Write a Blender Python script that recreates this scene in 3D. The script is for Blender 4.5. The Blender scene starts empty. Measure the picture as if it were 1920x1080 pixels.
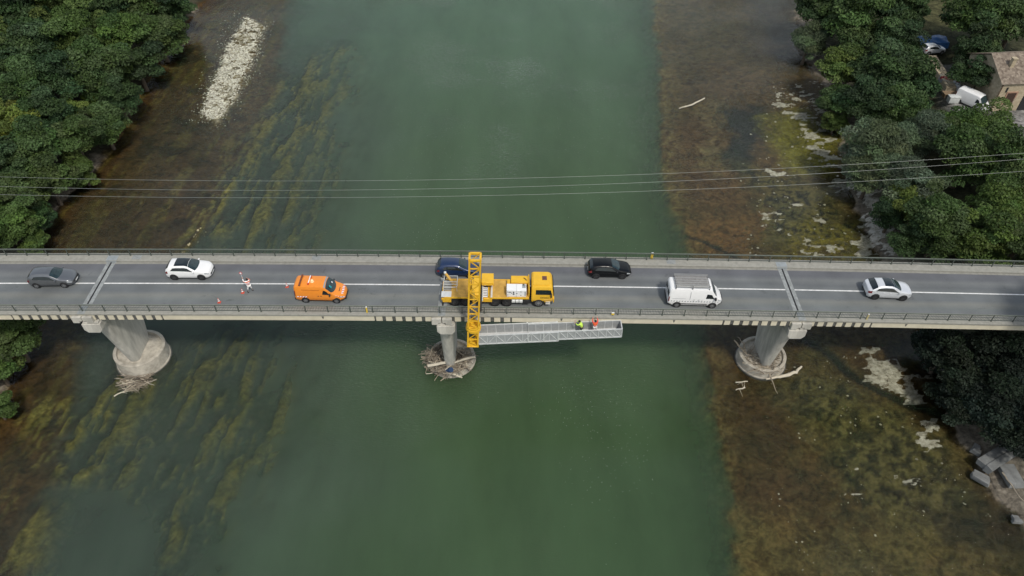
import bpy, bmesh, math, random
import numpy as np
from mathutils import Vector, Matrix, Euler
random.seed(7)
S = bpy.context.scene
COL = S.collection
R = math.radians

# ------------------------------------------------------------------ camera
PIT, YAW, ROL, F = 0.773856, 0.004853, 0.0069767, 1394.92
CAMP = np.array([0.0, -52.502, 50.994])
_cp, _sp = math.cos(PIT), math.sin(PIT)
FW = np.array([math.sin(YAW)*_cp, math.cos(YAW)*_cp, -_sp])
_r = np.array([math.cos(YAW), -math.sin(YAW), 0.0]); _u = np.cross(_r, FW)
RT = _r*math.cos(ROL)+_u*math.sin(ROL); UP = -_r*math.sin(ROL)+_u*math.cos(ROL)
cd = bpy.data.cameras.new('camera'); cam = bpy.data.objects.new('camera', cd); COL.objects.link(cam)
cd.sensor_width = 36; cd.lens = 36*F/1920; cd.clip_start = 0.5; cd.clip_end = 6000
M4 = Matrix.Identity(4)
for i in range(3):
    M4[i][0], M4[i][1], M4[i][2], M4[i][3] = RT[i], UP[i], -FW[i], CAMP[i]
cam.matrix_world = M4
S.camera = cam

def ray(px, py): return FW + RT*(px-960)/F - UP*(py-540)/F
def at(px, py, z=0.0):
    d = ray(px, py); return CAMP + d*(z-CAMP[2])/d[2]
def at_y(px, py, y):
    d = ray(px, py); return CAMP + d*(y-CAMP[1])/d[1]

# ------------------------------------------------------------------ light
SUN = Vector((0.30, -0.62, 1.0)).normalized()
S.view_settings.view_transform = 'Standard'; S.view_settings.look = 'None'
S.view_settings.gamma = 1; S.view_settings.exposure = 0.14
w = bpy.data.worlds.new('World'); S.world = w; w.use_nodes = True
nt = w.node_tree; bg = nt.nodes['Background']; bg.inputs['Strength'].default_value = 0.108
sky = nt.nodes.new('ShaderNodeTexSky'); sky.sky_type = 'NISHITA'; sky.sun_disc = False
sky.sun_elevation = math.asin(SUN.z); sky.sun_rotation = math.atan2(SUN.x, SUN.y)
sky.air_density = 1.0; sky.dust_density = 3.0; sky.ozone_density = 1.0
mixs = nt.nodes.new('ShaderNodeMix'); mixs.data_type = 'RGBA'      # thin bright cloud over the blue
cn = nt.nodes.new('ShaderNodeTexNoise'); cn.inputs['Scale'].default_value = 1.6; cn.inputs['Detail'].default_value = 5
cr = nt.nodes.new('ShaderNodeValToRGB'); cr.color_ramp.elements[0].position = 0.37; cr.color_ramp.elements[1].position = 0.60
nt.links.new(cn.outputs['Fac'], cr.inputs['Fac'])
mm = nt.nodes.new('ShaderNodeMath'); mm.operation = 'MULTIPLY'; mm.inputs[1].default_value = 0.8
nt.links.new(cr.outputs['Color'], mm.inputs[0]); nt.links.new(mm.outputs[0], mixs.inputs['Factor'])
nt.links.new(sky.outputs[0], mixs.inputs['A']); mixs.inputs['B'].default_value = (6.8, 7.3, 7.6, 1)
nt.links.new(mixs.outputs['Result'], bg.inputs['Color'])
sl = bpy.data.lights.new('sun', 'SUN'); sl.energy = 2.2; sl.angle = R(5.0); sl.color = (1.0, 0.95, 0.87)
so = bpy.data.objects.new('sun', sl); COL.objects.link(so)
so.rotation_euler = SUN.to_track_quat('Z', 'Y').to_euler()

# ------------------------------------------------------------------ materials
MATS = {}
def nodes(name):
    m = bpy.data.materials.new(name); m.use_nodes = True
    return m, m.node_tree, m.node_tree.nodes['Principled BSDF']
def mat(name, col, rough=0.6, metal=0.0, var=0.12, scale=3.0, spec=0.5, coat=0.0, bump=0.0, stretch=None):
    """procedural surface: colour broken up by two noises"""
    if name in MATS: return MATS[name]
    m, t, p = nodes(name)
    p.inputs['Roughness'].default_value = rough; p.inputs['Metallic'].default_value = metal
    p.inputs['Specular IOR Level'].default_value = spec; p.inputs['Coat Weight'].default_value = coat
    tc = t.nodes.new('ShaderNodeTexCoord'); n = t.nodes.new('ShaderNodeTexNoise')
    n.inputs['Scale'].default_value = scale; n.inputs['Detail'].default_value = 6; n.inputs['Roughness'].default_value = 0.65
    src = tc.outputs['Object']
    if stretch:
        mp = t.nodes.new('ShaderNodeMapping'); mp.inputs['Scale'].default_value = stretch
        t.links.new(src, mp.inputs['Vector']); src = mp.outputs['Vector']
    t.links.new(src, n.inputs['Vector'])
    r = t.nodes.new('ShaderNodeValToRGB')
    r.color_ramp.elements[0].position = 0.3; r.color_ramp.elements[1].position = 0.7
    r.color_ramp.elements[0].color = tuple(c*(1-var) for c in col)+(1,)
    r.color_ramp.elements[1].color = tuple(min(1, c*(1+var)) for c in col)+(1,)
    t.links.new(n.outputs['Fac'], r.inputs['Fac']); t.links.new(r.outputs['Color'], p.inputs['Base Color'])
    if bump:
        b = t.nodes.new('ShaderNodeBump'); b.inputs['Strength'].default_value = bump; b.inputs['Distance'].default_value = 0.05
        t.links.new(n.outputs['Fac'], b.inputs['Height']); t.links.new(b.outputs['Normal'], p.inputs['Normal'])
    MATS[name] = m; return m

concrete = mat('concrete', (0.27, 0.26, 0.225), 0.85, var=0.22, scale=1.2, bump=0.25)
concrete_pale = mat('concrete_pale', (0.60, 0.55, 0.42), 0.85, var=0.12, scale=0.9)
concrete_dark = mat('concrete_dark', (0.10, 0.10, 0.092), 0.9, var=0.2, scale=2)
pier_conc = mat('pier_concrete', (0.44, 0.425, 0.375), 0.85, var=0.30, scale=1.5, bump=0.15, stretch=(1, 1, 0.22))
caisson_conc = mat('caisson_concrete', (0.39, 0.36, 0.30), 0.9, var=0.36, scale=1.4, bump=0.35)
pave = mat('pavement_concrete', (0.28, 0.275, 0.24), 0.9, var=0.16, scale=2.6, bump=0.12)
gutter = mat('gutter_concrete', (0.25, 0.245, 0.215), 0.9, var=0.2, scale=2)
jointmat = mat('joint_mortar', (0.25, 0.265, 0.26), 0.8, var=0.3, scale=3)
steelplate = mat('steel_plate', (0.33, 0.36, 0.37), 0.5, 0.3, var=0.15)
black = mat('black_rubber', (0.012, 0.012, 0.013), 0.7)
trim = mat('dark_trim', (0.02, 0.021, 0.023), 0.55)
glass = mat('car_glass', (0.010, 0.016, 0.019), 0.06, var=0.3, scale=2, spec=0.8)
glass_teal = mat('windscreen_glass', (0.018, 0.035, 0.038), 0.06, var=0.4, scale=3, spec=0.8)
rail_top_m = mat('railing_top_paint', (0.17, 0.19, 0.16), 0.5, 0.2, var=0.15)
railmat = mat('railing_paint', (0.085, 0.10, 0.085), 0.55, 0.2, var=0.2)
yellow = mat('machine_yellow', (0.74, 0.43, 0.025), 0.5, var=0.09, scale=1.5)
yellow_deck = mat('worn_yellow_deck', (0.52, 0.31, 0.06), 0.7, var=0.28, scale=1.3, bump=0.1)
alu = mat('aluminium', (0.62, 0.64, 0.63), 0.45, 0.2, var=0.12)
alu_mesh = mat('aluminium_mesh', (0.34, 0.355, 0.355), 0.6, 0.1, var=0.15, scale=4)
alu_floor = mat('aluminium_floor', (0.52, 0.53, 0.52), 0.6, 0.1, var=0.15, scale=4)
white = mat('white_paint', (0.78, 0.79, 0.79), 0.3, var=0.03, coat=0.5)
white_mat = mat('white_plastic', (0.75, 0.76, 0.76), 0.5, var=0.05)
rim_m = mat('alloy_rim', (0.32, 0.33, 0.34), 0.35, 0.6)
rim_dark = mat('dark_rim', (0.07, 0.072, 0.075), 0.4, 0.5)
red_lamp = mat('red_lamp', (0.17, 0.010, 0.012), 0.2, coat=0.5)
lamp_m = mat('headlamp_glass', (0.55, 0.58, 0.6), 0.1, 0.3, coat=0.6)
plate_m = mat('plate_white', (0.75, 0.76, 0.74), 0.4)
orange = mat('works_orange', (0.78, 0.25, 0.022), 0.4, var=0.05, coat=0.4)
cone_orange = mat('cone_orange', (0.58, 0.09, 0.05), 0.5)
refl_white = mat('reflective_white', (0.85, 0.85, 0.85), 0.4)
refl_red = mat('reflective_red', (0.50, 0.03, 0.03), 0.4)
lightmark = mat('road_paint', (0.66, 0.66, 0.64), 0.6, var=0.22, scale=3)
wood = mat('bleached_wood', (0.30, 0.255, 0.19), 0.9, var=0.35, scale=2.5)
wood_pale = mat('pale_wood', (0.52, 0.47, 0.37), 0.9, var=0.15, scale=3)
bark = mat('bark', (0.09, 0.07, 0.05), 0.95, var=0.3, scale=3)

# ------------------------------------------------------------------ mesh builder
class MB:
    def __init__(s): s.v = []; s.f = []; s.m = []; s.mats = []
    def slot(s, m):
        if m not in s.mats: s.mats.append(m)
        return s.mats.index(m)
    def add(s, vs, fs, m=None):
        o = len(s.v); s.v += [tuple(map(float, v)) for v in vs]; k = s.slot(m) if m else 0
        for f in fs: s.f.append([i+o for i in f]); s.m.append(k)
    def box(s, c, d, m=None, rot=None):
        hx, hy, hz = d[0]/2, d[1]/2, d[2]/2
        vs = [Vector((x, y, z)) for x in (-hx, hx) for y in (-hy, hy) for z in (-hz, hz)]
        if rot is not None:
            rm = rot if isinstance(rot, Matrix) else Euler(rot).to_matrix()
            vs = [rm @ v for v in vs]
        c = Vector(c); vs = [v+c for v in vs]
        s.add(vs, [(0,1,3,2),(4,6,7,5),(0,4,5,1),(2,3,7,6),(0,2,6,4),(1,5,7,3)], m)
    def bar(s, a, b, wd, ht=None, m=None):
        """square bar from a to b"""
        a, b = Vector(a), Vector(b); d = b-a
        q = d.to_track_quat('X', 'Z').to_matrix()
        s.box((a+b)/2, (d.length, wd, ht or wd), m, q)
    def tube(s, pts, rad, n=6, m=None, cap=True):
        pts = [Vector(p) for p in pts]; k = len(pts)
        if not hasattr(rad, '__len__'): rad = [rad]*k
        vs = []
        for i, p in enumerate(pts):
            d = (pts[min(i+1, k-1)]-pts[max(i-1, 0)]).normalized()
            a = d.cross(Vector((0.31, 0.17, 1)) if abs(d.z) < 0.9 else Vector((1, 0.2, 0))).normalized(); b = d.cross(a)
            for j in range(n):
                t = 2*math.pi*j/n; vs.append(p+(a*math.cos(t)+b*math.sin(t))*rad[i])
        fs = [(i*n+j, i*n+(j+1) % n, (i+1)*n+(j+1) % n, (i+1)*n+j) for i in range(k-1) for j in range(n)]
        if cap: fs += [tuple(range(n))[::-1], tuple(range((k-1)*n, k*n))]
        s.add(vs, fs, m)
    def lathe(s, prof, c=(0,0,0), n=16, axis='z', m=None, cap=True):
        vs = []
        for r_, h in prof:
            for j in range(n):
                t = 2*math.pi*j/n; x, y = r_*math.cos(t), r_*math.sin(t)
                v = (x, y, h) if axis == 'z' else ((x, h, y) if axis == 'y' else (h, x, y))
                vs.append(Vector(v)+Vector(c))
        k = len(prof)
        fs = [(i*n+j, i*n+(j+1) % n, (i+1)*n+(j+1) % n, (i+1)*n+j) for i in range(k-1) for j in range(n)]
        if cap: fs += [tuple(range(n)), tuple(range((k-1)*n, k*n))]
        s.add(vs, fs, m)
    def prism(s, poly, y0, y1, m=None):
        """side outline (x,z) given thickness from y0 to y1"""
        n = len(poly); vs = [(x, y0, z) for x, z in poly]+[(x, y1, z) for x, z in poly]
        fs = [tuple(range(n)), tuple(range(n, 2*n))[::-1]]+[(i, (i+1) % n, n+(i+1) % n, n+i) for i in range(n)]
        s.add(vs, fs, m)
    def build(s, name, m=None, parent=None, smooth=False, bevel=0.0, seg=2, loc=None):
        me = bpy.data.meshes.new(name); me.from_pydata(s.v, [], s.f)
        if m is not None and not s.mats: me.materials.append(m)
        for mm_ in s.mats: me.materials.append(mm_)
        if len(s.mats) > 1: me.polygons.foreach_set('material_index', s.m)
        bm = bmesh.new(); bm.from_mesh(me); bmesh.ops.recalc_face_normals(bm, faces=bm.faces)
        if bevel:
            bmesh.ops.bevel(bm, geom=bm.edges[:], offset=bevel, segments=seg, affect='EDGES', profile=0.5, clamp_overlap=True)
        bm.to_mesh(me); bm.free()
        if smooth or bevel:
            me.polygons.foreach_set('use_smooth', [True]*len(me.polygons)); me.set_sharp_from_angle(angle=R(38))
        o = bpy.data.objects.new(name, me); COL.objects.link(o)
        if parent: o.parent = parent
        if loc is not None: o.location = loc
        return o

def tag(o, label=None, cat=None, group=None, kind=None):
    if label: o['label'] = label
    if cat: o['category'] = cat
    if group: o['group'] = group
    if kind: o['kind'] = kind
    return o
def thing(name, label, cat, loc=(0,0,0), rot=(0,0,0), group=None):
    o = bpy.data.objects.new(name, None); COL.objects.link(o); o.empty_display_size = 0.3
    o.location = loc; o.rotation_euler = rot
    return tag(o, label, cat, group)
def copy_tree(o, parent=None):
    c = o.copy(); COL.objects.link(c)
    if parent: c.parent = parent
    for ch in [x for x in o.children]: copy_tree(ch, c)
    return c
def np_mesh(name, V, Q, m, parent=None, smooth=True, cols=None, floats=None):
    me = bpy.data.meshes.new(name); nv, nf = len(V), len(Q); k = Q.shape[1]
    me.vertices.add(nv); me.vertices.foreach_set('co', np.ascontiguousarray(V, dtype=np.float32).ravel())
    me.loops.add(nf*k); me.loops.foreach_set('vertex_index', np.ascontiguousarray(Q, dtype=np.int32).ravel())
    me.polygons.add(nf); me.polygons.foreach_set('loop_start', np.arange(0, nf*k, k, dtype=np.int32))
    me.update(calc_edges=True)
    for nm, c in (cols or {}).items():
        a = me.attributes.new(nm, 'FLOAT_COLOR', 'POINT')
        cc = np.ones((nv, 4), np.float32); cc[:, :3] = c; a.data.foreach_set('color', cc.ravel())
    for nm, c in (floats or {}).items():
        a = me.attributes.new(nm, 'FLOAT', 'POINT'); a.data.foreach_set('value', np.ascontiguousarray(c, dtype=np.float32).ravel())
    me.polygons.foreach_set('use_smooth', [smooth]*nf)
    me.materials.append(m); me.validate()
    o = bpy.data.objects.new(name, me); COL.objects.link(o)
    if parent: o.parent = parent
    return o

# ------------------------------------------------------------------ noise (numpy)
def _h(ix, iy, s):
    n = (ix.astype(np.int64)*374761393 + iy.astype(np.int64)*668265263 + s*974634777) & 0xffffffff
    n = ((n ^ (n >> 13))*1274126177) & 0xffffffff
    return ((n ^ (n >> 16)) & 0xffff)/65535.0
def vnoise(x, y, s=0):
    ix, iy = np.floor(x), np.floor(y); fx, fy = x-ix, y-iy
    fx = fx*fx*(3-2*fx); fy = fy*fy*(3-2*fy)
    a, b = _h(ix, iy, s), _h(ix+1, iy, s); c, d = _h(ix, iy+1, s), _h(ix+1, iy+1, s)
    return (a*(1-fx)+b*fx)*(1-fy)+(c*(1-fx)+d*fx)*fy
def fbm(x, y, s=0, o=4):
    t = 0; a = 0.5; n = 0
    for i in range(o):
        t = t+a*vnoise(x, y, s+i*17); n += a; a *= 0.55; x = x*2.03+5.1; y = y*2.03-3.7
    return t/n
def sstep(a, b, x):
    t = np.clip((x-a)/(b-a), 0, 1); return t*t*(3-2*t)

# ------------------------------------------------------------------ terrain
ZW = -11.2
def line(pts): return np.array([at(px, py, ZW)[:2] for px, py in pts])
def xline(pts):
    L = line(pts); L = L[np.argsort(L[:, 1])]
    return lambda y: np.interp(y, L[:, 1], L[:, 0])
shoreL = xline([(430,-40),(385,0),(345,55),(305,110),(266,170),(236,240),(208,285),(172,330),(115,385),(85,440),(62,500),(45,600),(20,690),(0,790),(-60,900),(-140,1090),(-200,1200)])
shoreR = xline([(1490,-40),(1500,100),(1545,160),(1560,230),(1580,300),(1598,350),(1612,400),(1625,440),(1650,490),(1725,620),(1760,690),(1785,760),(1812,830),(1850,900),(1905,960),(1990,1080),(2060,1200)])
shelf = xline([(1224,-60),(1228,0),(1232,90),(1240,220),(1243,320),(1256,380),(1285,440),(1308,490),(1318,610),(1332,700),(1345,800),(1365,920),(1388,1090),(1410,1200)])
brownL = xline([(560,-60),(535,0),(528,60),(505,180),(455,280),(410,330),(395,400),(330,470),(240,520),(150,600),(120,700),(110,800),(80,900),(40,1000),(0,1090),(-60,1200)])
deepL = xline([(780,-60),(760,0),(735,100),(715,300),(690,470),(660,610),(640,760),(600,900),(575,1000),(560,1090),(540,1200)])

def poly_sd(X, Y, pts, px=True):
    """signed distance, positive inside, of a polygon given in photograph pixels on the water level"""
    P = line(pts) if px else np.array(pts)
    d = np.full(X.shape, 1e9); ins = np.zeros(X.shape, bool); n = len(P)
    for i in range(n):
        a, b = P[i], P[(i+1) % n]; e = b-a
        t = np.clip(((X-a[0])*e[0]+(Y-a[1])*e[1])/(e@e+1e-9), 0, 1)
        d = np.minimum(d, np.hypot(X-a[0]-t*e[0], Y-a[1]-t*e[1]))
        c = ((a[1] > Y) != (b[1] > Y)) & (X < (b[0]-a[0])*(Y-a[1])/(b[1]-a[1]+1e-12)+a[0]); ins ^= c
    return np.where(ins, d, -d)

def terrain(X, Y):
    n1 = fbm(X*0.16, Y*0.16, 1); n2 = fbm(X*0.6, Y*0.6, 2); n3 = fbm(X*1.7, Y*1.7, 3)
    wob = (n2-0.5)*2.6+(n3-0.5)*1.2+(n1-0.5)*3.0
    sl = X-shoreL(Y)+wob*0.5; sr = shoreR(Y)-X+wob*0.7
    bl = X-brownL(Y)+wob*1.0; dl = X-deepL(Y)+wob*2.0; sh = shelf(Y)-X+wob*0.55      # sh>0: the deep side of the shelf edge
    # depth below the water surface, metres
    dep = 0.10+0.22*sstep(0, 4, sl)+0.12*(n1-0.5)
    dep = dep+0.75*sstep(-0.8, 3.5, bl)+0.55*sstep(1.0, 10.0, bl)*(0.5+n1)
    dep = dep+3.2*sstep(-11, 8, dl)
    shallowR = 0.10+0.22*n1+0.16*(n3-0.5)
    dR = sstep(-0.4, 0.9, sh)*0.75+sstep(0.4, 5.0, sh)*0.9+sstep(3.0, 11.0, sh)*2.6
    dep = np.where(X > (deepL(Y)+shelf(Y))*0.5, shallowR+dR, dep)
    # banks
    bankL = -sl; bankR = -sr
    zl = 0.15+1.5*sstep(0, 4, bankL)+3.0*sstep(6, 40, bankL)+0.5*(n2-0.5)
    zr = 0.12+1.0*sstep(0, 4, bankR)+3.8*sstep(3, 26, bankR)+0.4*(n2-0.5)
    Z = -dep
    Z = np.where(bankL > 0, zl, Z); Z = np.where(bankR > 0, zr, Z)
    Z = Z+np.where(sl < 1.0, 0.0, 0.0)
    return Z, dict(n1=n1, n2=n2, n3=n3, sl=sl, sr=sr, bl=bl, dl=dl, sh=sh, wob=wob)
def ground_z(x, y):
    z, _ = terrain(np.array([float(x)]), np.array([float(y)])); return ZW+float(z[0])

xs = np.concatenate([-np.geomspace(3000, 122, 14), np.arange(-118, 118.01, 0.33), np.geomspace(122, 3000, 14)])
ys = np.concatenate([-np.geomspace(3000, 40, 14), np.arange(-36, 108.01, 0.33), np.geomspace(112, 5000, 16)])
GX, GY = np.meshgrid(xs, ys)
GZ, A = terrain(GX, GY)
n1, n2, n3, sl, sr, bl, dl, sh, wob = (A[k] for k in ('n1','n2','n3','sl','sr','bl','dl','sh','wob'))
n4 = fbm(GX*3.1, GY*3.1, 9, 3); n5 = fbm(GX*0.35+4, GY*0.35-7, 23)
# the current runs slightly to the left on its way down the picture
FA = math.atan2(-14.0, -1.2); fx, fy = math.cos(FA), math.sin(FA)
U = GX*fx+GY*fy; Vv = -GX*fy+GY*fx
streak = fbm(U*0.15+n1*1.0, Vv*1.25+n1*2.4, 41, 3); streak2 = fbm(U*0.5, Vv*3.2, 47, 3)
def C(*c): return np.array(c, dtype=np.float64)
def mix(col, c, f): return col+(np.asarray(c)-col)*np.clip(f, 0, 1)[..., None]
col = np.zeros(GX.shape+(3,)); col[:] = C(0.040, 0.045, 0.036)
# left margin: brown silt and algae
left = GX < (deepL(GY)+shelf(GY))*0.5
col = mix(col, C(0.072, 0.041, 0.014), left*(1-sstep(-1, 3, bl)))
col = mix(col, C(0.105, 0.080, 0.018), left*(1-sstep(-2, 3, bl))*sstep(0.52, 0.68, streak)*0.8)
col = mix(col, C(0.030, 0.019, 0.009), left*(1-sstep(-1, 3, bl))*sstep(0.52, 0.72, n5)*0.8)
# long weed beds combed by the current
zone = np.zeros(GX.shape)
for pl, st, so_ in (([(230,700),(330,690),(560,640),(640,600),(610,800),(590,900),(480,960),(330,1000),(270,900)], 1.0, 5.0),
               ([(60,760),(240,740),(300,800),(260,900),(120,880)], 0.9, 3.5), ([(200,720),(310,715),(300,790),(220,780)], 0.9, 2.0),
               ([(0,930),(110,940),(90,1080),(0,1080)], 0.42, 3.0), ([(330,960),(460,950),(440,1100),(280,1100)], 0.6, 4.0),
               ([(450,330),(560,120),(640,80),(700,90),(690,300),(650,470),(430,470)], 0.7, 8.0),
               ([(400,610),(620,610),(560,700),(400,700)], 0.6, 3.0), ([(340,640),(420,610),(350,720)], 0.55, 2.5),
               ([(930,930),(990,930),(985,1000),(940,1000)], 0.35, 3.0), ([(350,440),(440,300),(470,300),(420,440)], 0.6, 3.0)):
    zone = np.maximum(zone, st*sstep(-so_, so_*0.6, poly_sd(GX, GY, pl)+wob*0.8))
weed = sstep(0.462, 0.55, streak*0.62+streak2*0.38)*sstep(0.10, 0.6, zone)*left
col = mix(col, C(0.195, 0.175, 0.044)*(0.45+1.1*n4)[..., None], weed*0.95)
zs_ = sstep(0.05, 0.7, zone)*left*(1-0.65*sstep(-14, 2, dl))
GZ = np.where(GZ < -0.55, GZ*(1-0.55*zs_)-0.55*0.55*zs_, GZ)
GZ = GZ+np.where(GZ < -0.4, weed*np.minimum(0.40, np.maximum(-GZ-0.22, 0)), 0)
# right shelf: brown, rust, olive and black algae on limestone
rs = (~left)
col = mix(col, C(0.070, 0.045, 0.017), rs*sstep(0.6, -0.4, sh))
col = mix(col, C(0.125, 0.100, 0.036), rs*sstep(1.5, -0.4, sh)*(1-sstep(0.5, 5.5, -sh))*sstep(0.32, 0.55, n3))
def patch(pts, c, soft=1.5, st=1.0, warp=1.6, tex=None):
    global col
    f = sstep(-soft, soft, poly_sd(GX, GY, pts)+wob*warp)*st
    if tex is not None: f = f*tex
    col = mix(col, c, f); return f
patch([(1235,-20),(1500,-20),(1500,120),(1420,130),(1250,120)], C(0.066,0.050,0.021), 4)
patch([(1400,-20),(1500,-20),(1500,130),(1400,110)], C(0.020,0.014,0.009), 4, 0.8)
patch([(1262,225),(1330,215),(1350,300),(1390,310),(1450,450),(1330,440),(1270,340)], C(0.078,0.047,0.018), 2)
patch([(1320,200),(1365,190),(1370,240),(1350,320),(1310,310)], C(0.135,0.105,0.045), 1.5, 0.9, tex=sstep(0.35, 0.55, n3))
patch([(1360,195),(1440,200),(1440,270),(1430,300),(1390,320),(1365,290)], C(0.017,0.019,0.016), 1.5)
patch([(1430,215),(1520,195),(1570,270),(1560,330),(1480,330),(1440,290)], C(0.135,0.125,0.018), 2, 0.9)
patch([(1400,310),(1500,330),(1600,340),(1600,470),(1380,480),(1420,400)], C(0.088,0.078,0.028), 3, 0.9)
patch([(1400,310),(1500,340),(1580,380),(1610,470),(1500,470),(1430,420)], C(0.014,0.013,0.011), 2, 0.9, tex=sstep(0.47, 0.6, n3))
patch([(1300,430),(1420,400),(1420,480),(1310,485)], C(0.125,0.066,0.022), 2, 0.9, tex=sstep(0.3, 0.5, n3))
patch([(1500,420),(1600,420),(1610,480),(1440,490)], C(0.15,0.125,0.02), 2, 0.9, tex=sstep(0.35, 0.6, n4))
patch([(1330,640),(1380,640),(1480,720),(1560,960),(1390,980),(1365,800)], C(0.058,0.036,0.015), 2.5)
patch([(1440,700),(1560,680),(1800,830),(1850,960),(1760,1090),(1640,1000),(1560,860)], C(0.094,0.084,0.032), 3)
patch([(1440,700),(1560,680),(1800,830),(1900,1000),(1760,1090),(1500,1090),(1560,860)], C(0.022,0.021,0.013), 3, 0.85, tex=sstep(0.48, 0.6, n3))
patch([(1400,970),(1640,960),(1900,1000),(1990,1100),(1390,1100)], C(0.092,0.074,0.026), 3, 0.8)
patch([(1430,640),(1560,640),(1600,690),(1480,690)], C(0.075,0.068,0.022), 2, 0.8)
patch([(1700,940),(1910,940),(2000,1090),(1760,1000)], C(0.016,0.014,0.010), 3, 0.8)
# bare pale limestone standing just out of the water
rock = np.zeros(GX.shape)
rn = fbm(GX*0.7+n3*0.8, GY*1.5+n3*0.8, 77, 5)
for pts, th, soft in (([(1440,165),(1530,150),(1570,230),(1500,240),(1450,210)], 0.56, 1.5), ([(1480,200),(1560,230),(1600,320),(1540,330),(1490,260)], 0.54, 2),
                ([(1545,330),(1610,320),(1620,360),(1560,368)], 0.42, 1.0), ([(1420,300),(1470,315),(1500,335),(1440,335)], 0.53, 1.0), ([(1440,350),(1490,370),(1600,420),(1560,440)], 0.55, 1.5),
                ([(1480,440),(1560,445),(1610,480),(1500,480)], 0.535, 1.0), ([(1420,395),(1470,385),(1480,430),(1430,430)], 0.58, 1.0),
                ([(1605,360),(1645,360),(1680,480),(1610,480),(1615,420)], 0.42, 1.0),
                ([(1560,650),(1640,650),(1740,700),(1780,790),(1700,760),(1600,700)], 0.50, 1.2), ([(1700,770),(1770,780),(1775,850),(1715,845)], 0.44, 0.8),
                ([(1520,860),(1760,880),(1760,960),(1560,950)], 0.66, 2.0)):
    z_ = sstep(-soft, soft, poly_sd(GX, GY, pts)+wob*0.6)
    rock = np.maximum(rock, sstep(th-0.17, th+0.02, rn+(n4-0.5)*0.10-(1-z_)*0.4)*sstep(0.0, 0.3, z_))
GZ = np.where((GZ < 0.1) & (rock > 0.05), GZ*(1-sstep(0.1, 0.5, rock))-sstep(0.1, 0.5, rock)*(0.02+0.05*n4), GZ)
# dark little channel through the shelf
for pts, wd in (([(1505,632),(1560,665),(1595,700),(1640,725),(1700,755),(1765,775)], 0.75), ([(1290,440),(1330,455),(1360,470),(1400,490)], 0.4)):
    L_ = line(pts); dd = np.full(GX.shape, 1e9)
    for a, b in zip(L_[:-1], L_[1:]):
        e = b-a; t = np.clip(((GX-a[0])*e[0]+(GY-a[1])*e[1])/(e@e), 0, 1); dd = np.minimum(dd, np.hypot(GX-a[0]-t*e[0], GY-a[1]-t*e[1]))
    f = sstep(wd, wd*0.5, dd+(n3-0.5)*0.5)
    col = mix(col, C(0.012, 0.012, 0.010), f*0.9); GZ = np.where(f > 0.1, np.minimum(GZ, -0.15*f-0.15), GZ)
# gravel bar on the left
gb = poly_sd(GX, GY, [(462,30),(496,48),(476,110),(443,180),(407,228),(380,216),(392,175),(410,140),(426,90)])+(n3-0.5)*1.6
gbm = sstep(-0.9, 0.7, gb); GZ = np.where(left, np.maximum(GZ, GZ*(1-gbm)+gbm*(0.05+0.22*n4)), GZ)
col = mix(col, C(0.30, 0.285, 0.20)*(0.35+1.1*n4)[..., None], gbm*sstep(0.36, 0.56, n4)); col = mix(col, C(0.075, 0.055, 0.018), gbm*sstep(0.5, 0.36, n4)*0.8)
g2 = poly_sd(GX, GY, [(378,425),(384,428),(350,474),(340,476),(338,468)])+(n3-0.5)*0.9
g2m = sstep(-0.6, 0.5, g2); GZ = np.where(left, np.maximum(GZ, GZ*(1-g2m)+g2m*0.05), GZ); col = mix(col, C(0.10, 0.085, 0.03), g2m)
# dry banks
col = mix(col, C(0.045, 0.042, 0.026)*(0.7+0.6*n2)[..., None], sstep(0.0, -1.0, sl)); col = mix(col, C(0.20, 0.17, 0.13), sstep(0.6, -0.2, sl)*sstep(-2.2, -0.6, sl)*sstep(0.50, 0.62, n1))
col = mix(col, C(0.040, 0.042, 0.022)*(0.7+0.6*n2)[..., None], sstep(-1.0, -4.0, sr)); col = mix(col, C(0.15, 0.135, 0.11)*(0.6+0.8*n4)[..., None], sstep(0.4, -0.4, sr)*sstep(-5, -2.5, sr)*0.8)
# house yard and lane (on the bank, so at its own level), and the meadow behind
def patch_z(pts, z, c, soft):
    global col, GZ
    P = np.array([at(a, b, z)[:2] for a, b in pts]); f = sstep(-soft, soft, poly_sd(GX, GY, P, False)+wob*0.4)
    col = mix(col, C(*c)*(0.8+0.4*n3)[..., None], f); GZ = GZ*(1-f)+(z-ZW)*f
patch_z([(1778,120),(1800,120),(1800,165),(1850,185),(1880,205),(1960,190),(2040,330),(1935,300),(1880,225),(1840,205),(1790,212),(1765,160)], -6.6, (0.19,0.185,0.175), 1.2)
patch_z([(1690,-30),(1830,-30),(1800,60),(1700,60)], -6.6, (0.060,0.060,0.026), 3)
col = col*(0.82+0.36*fbm(GX*5.5, GY*5.5, 61, 2))[..., None]
col = col*np.where(sr > 0, np.where(left, 0.86, 0.98), 1.0)[..., None]

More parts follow.
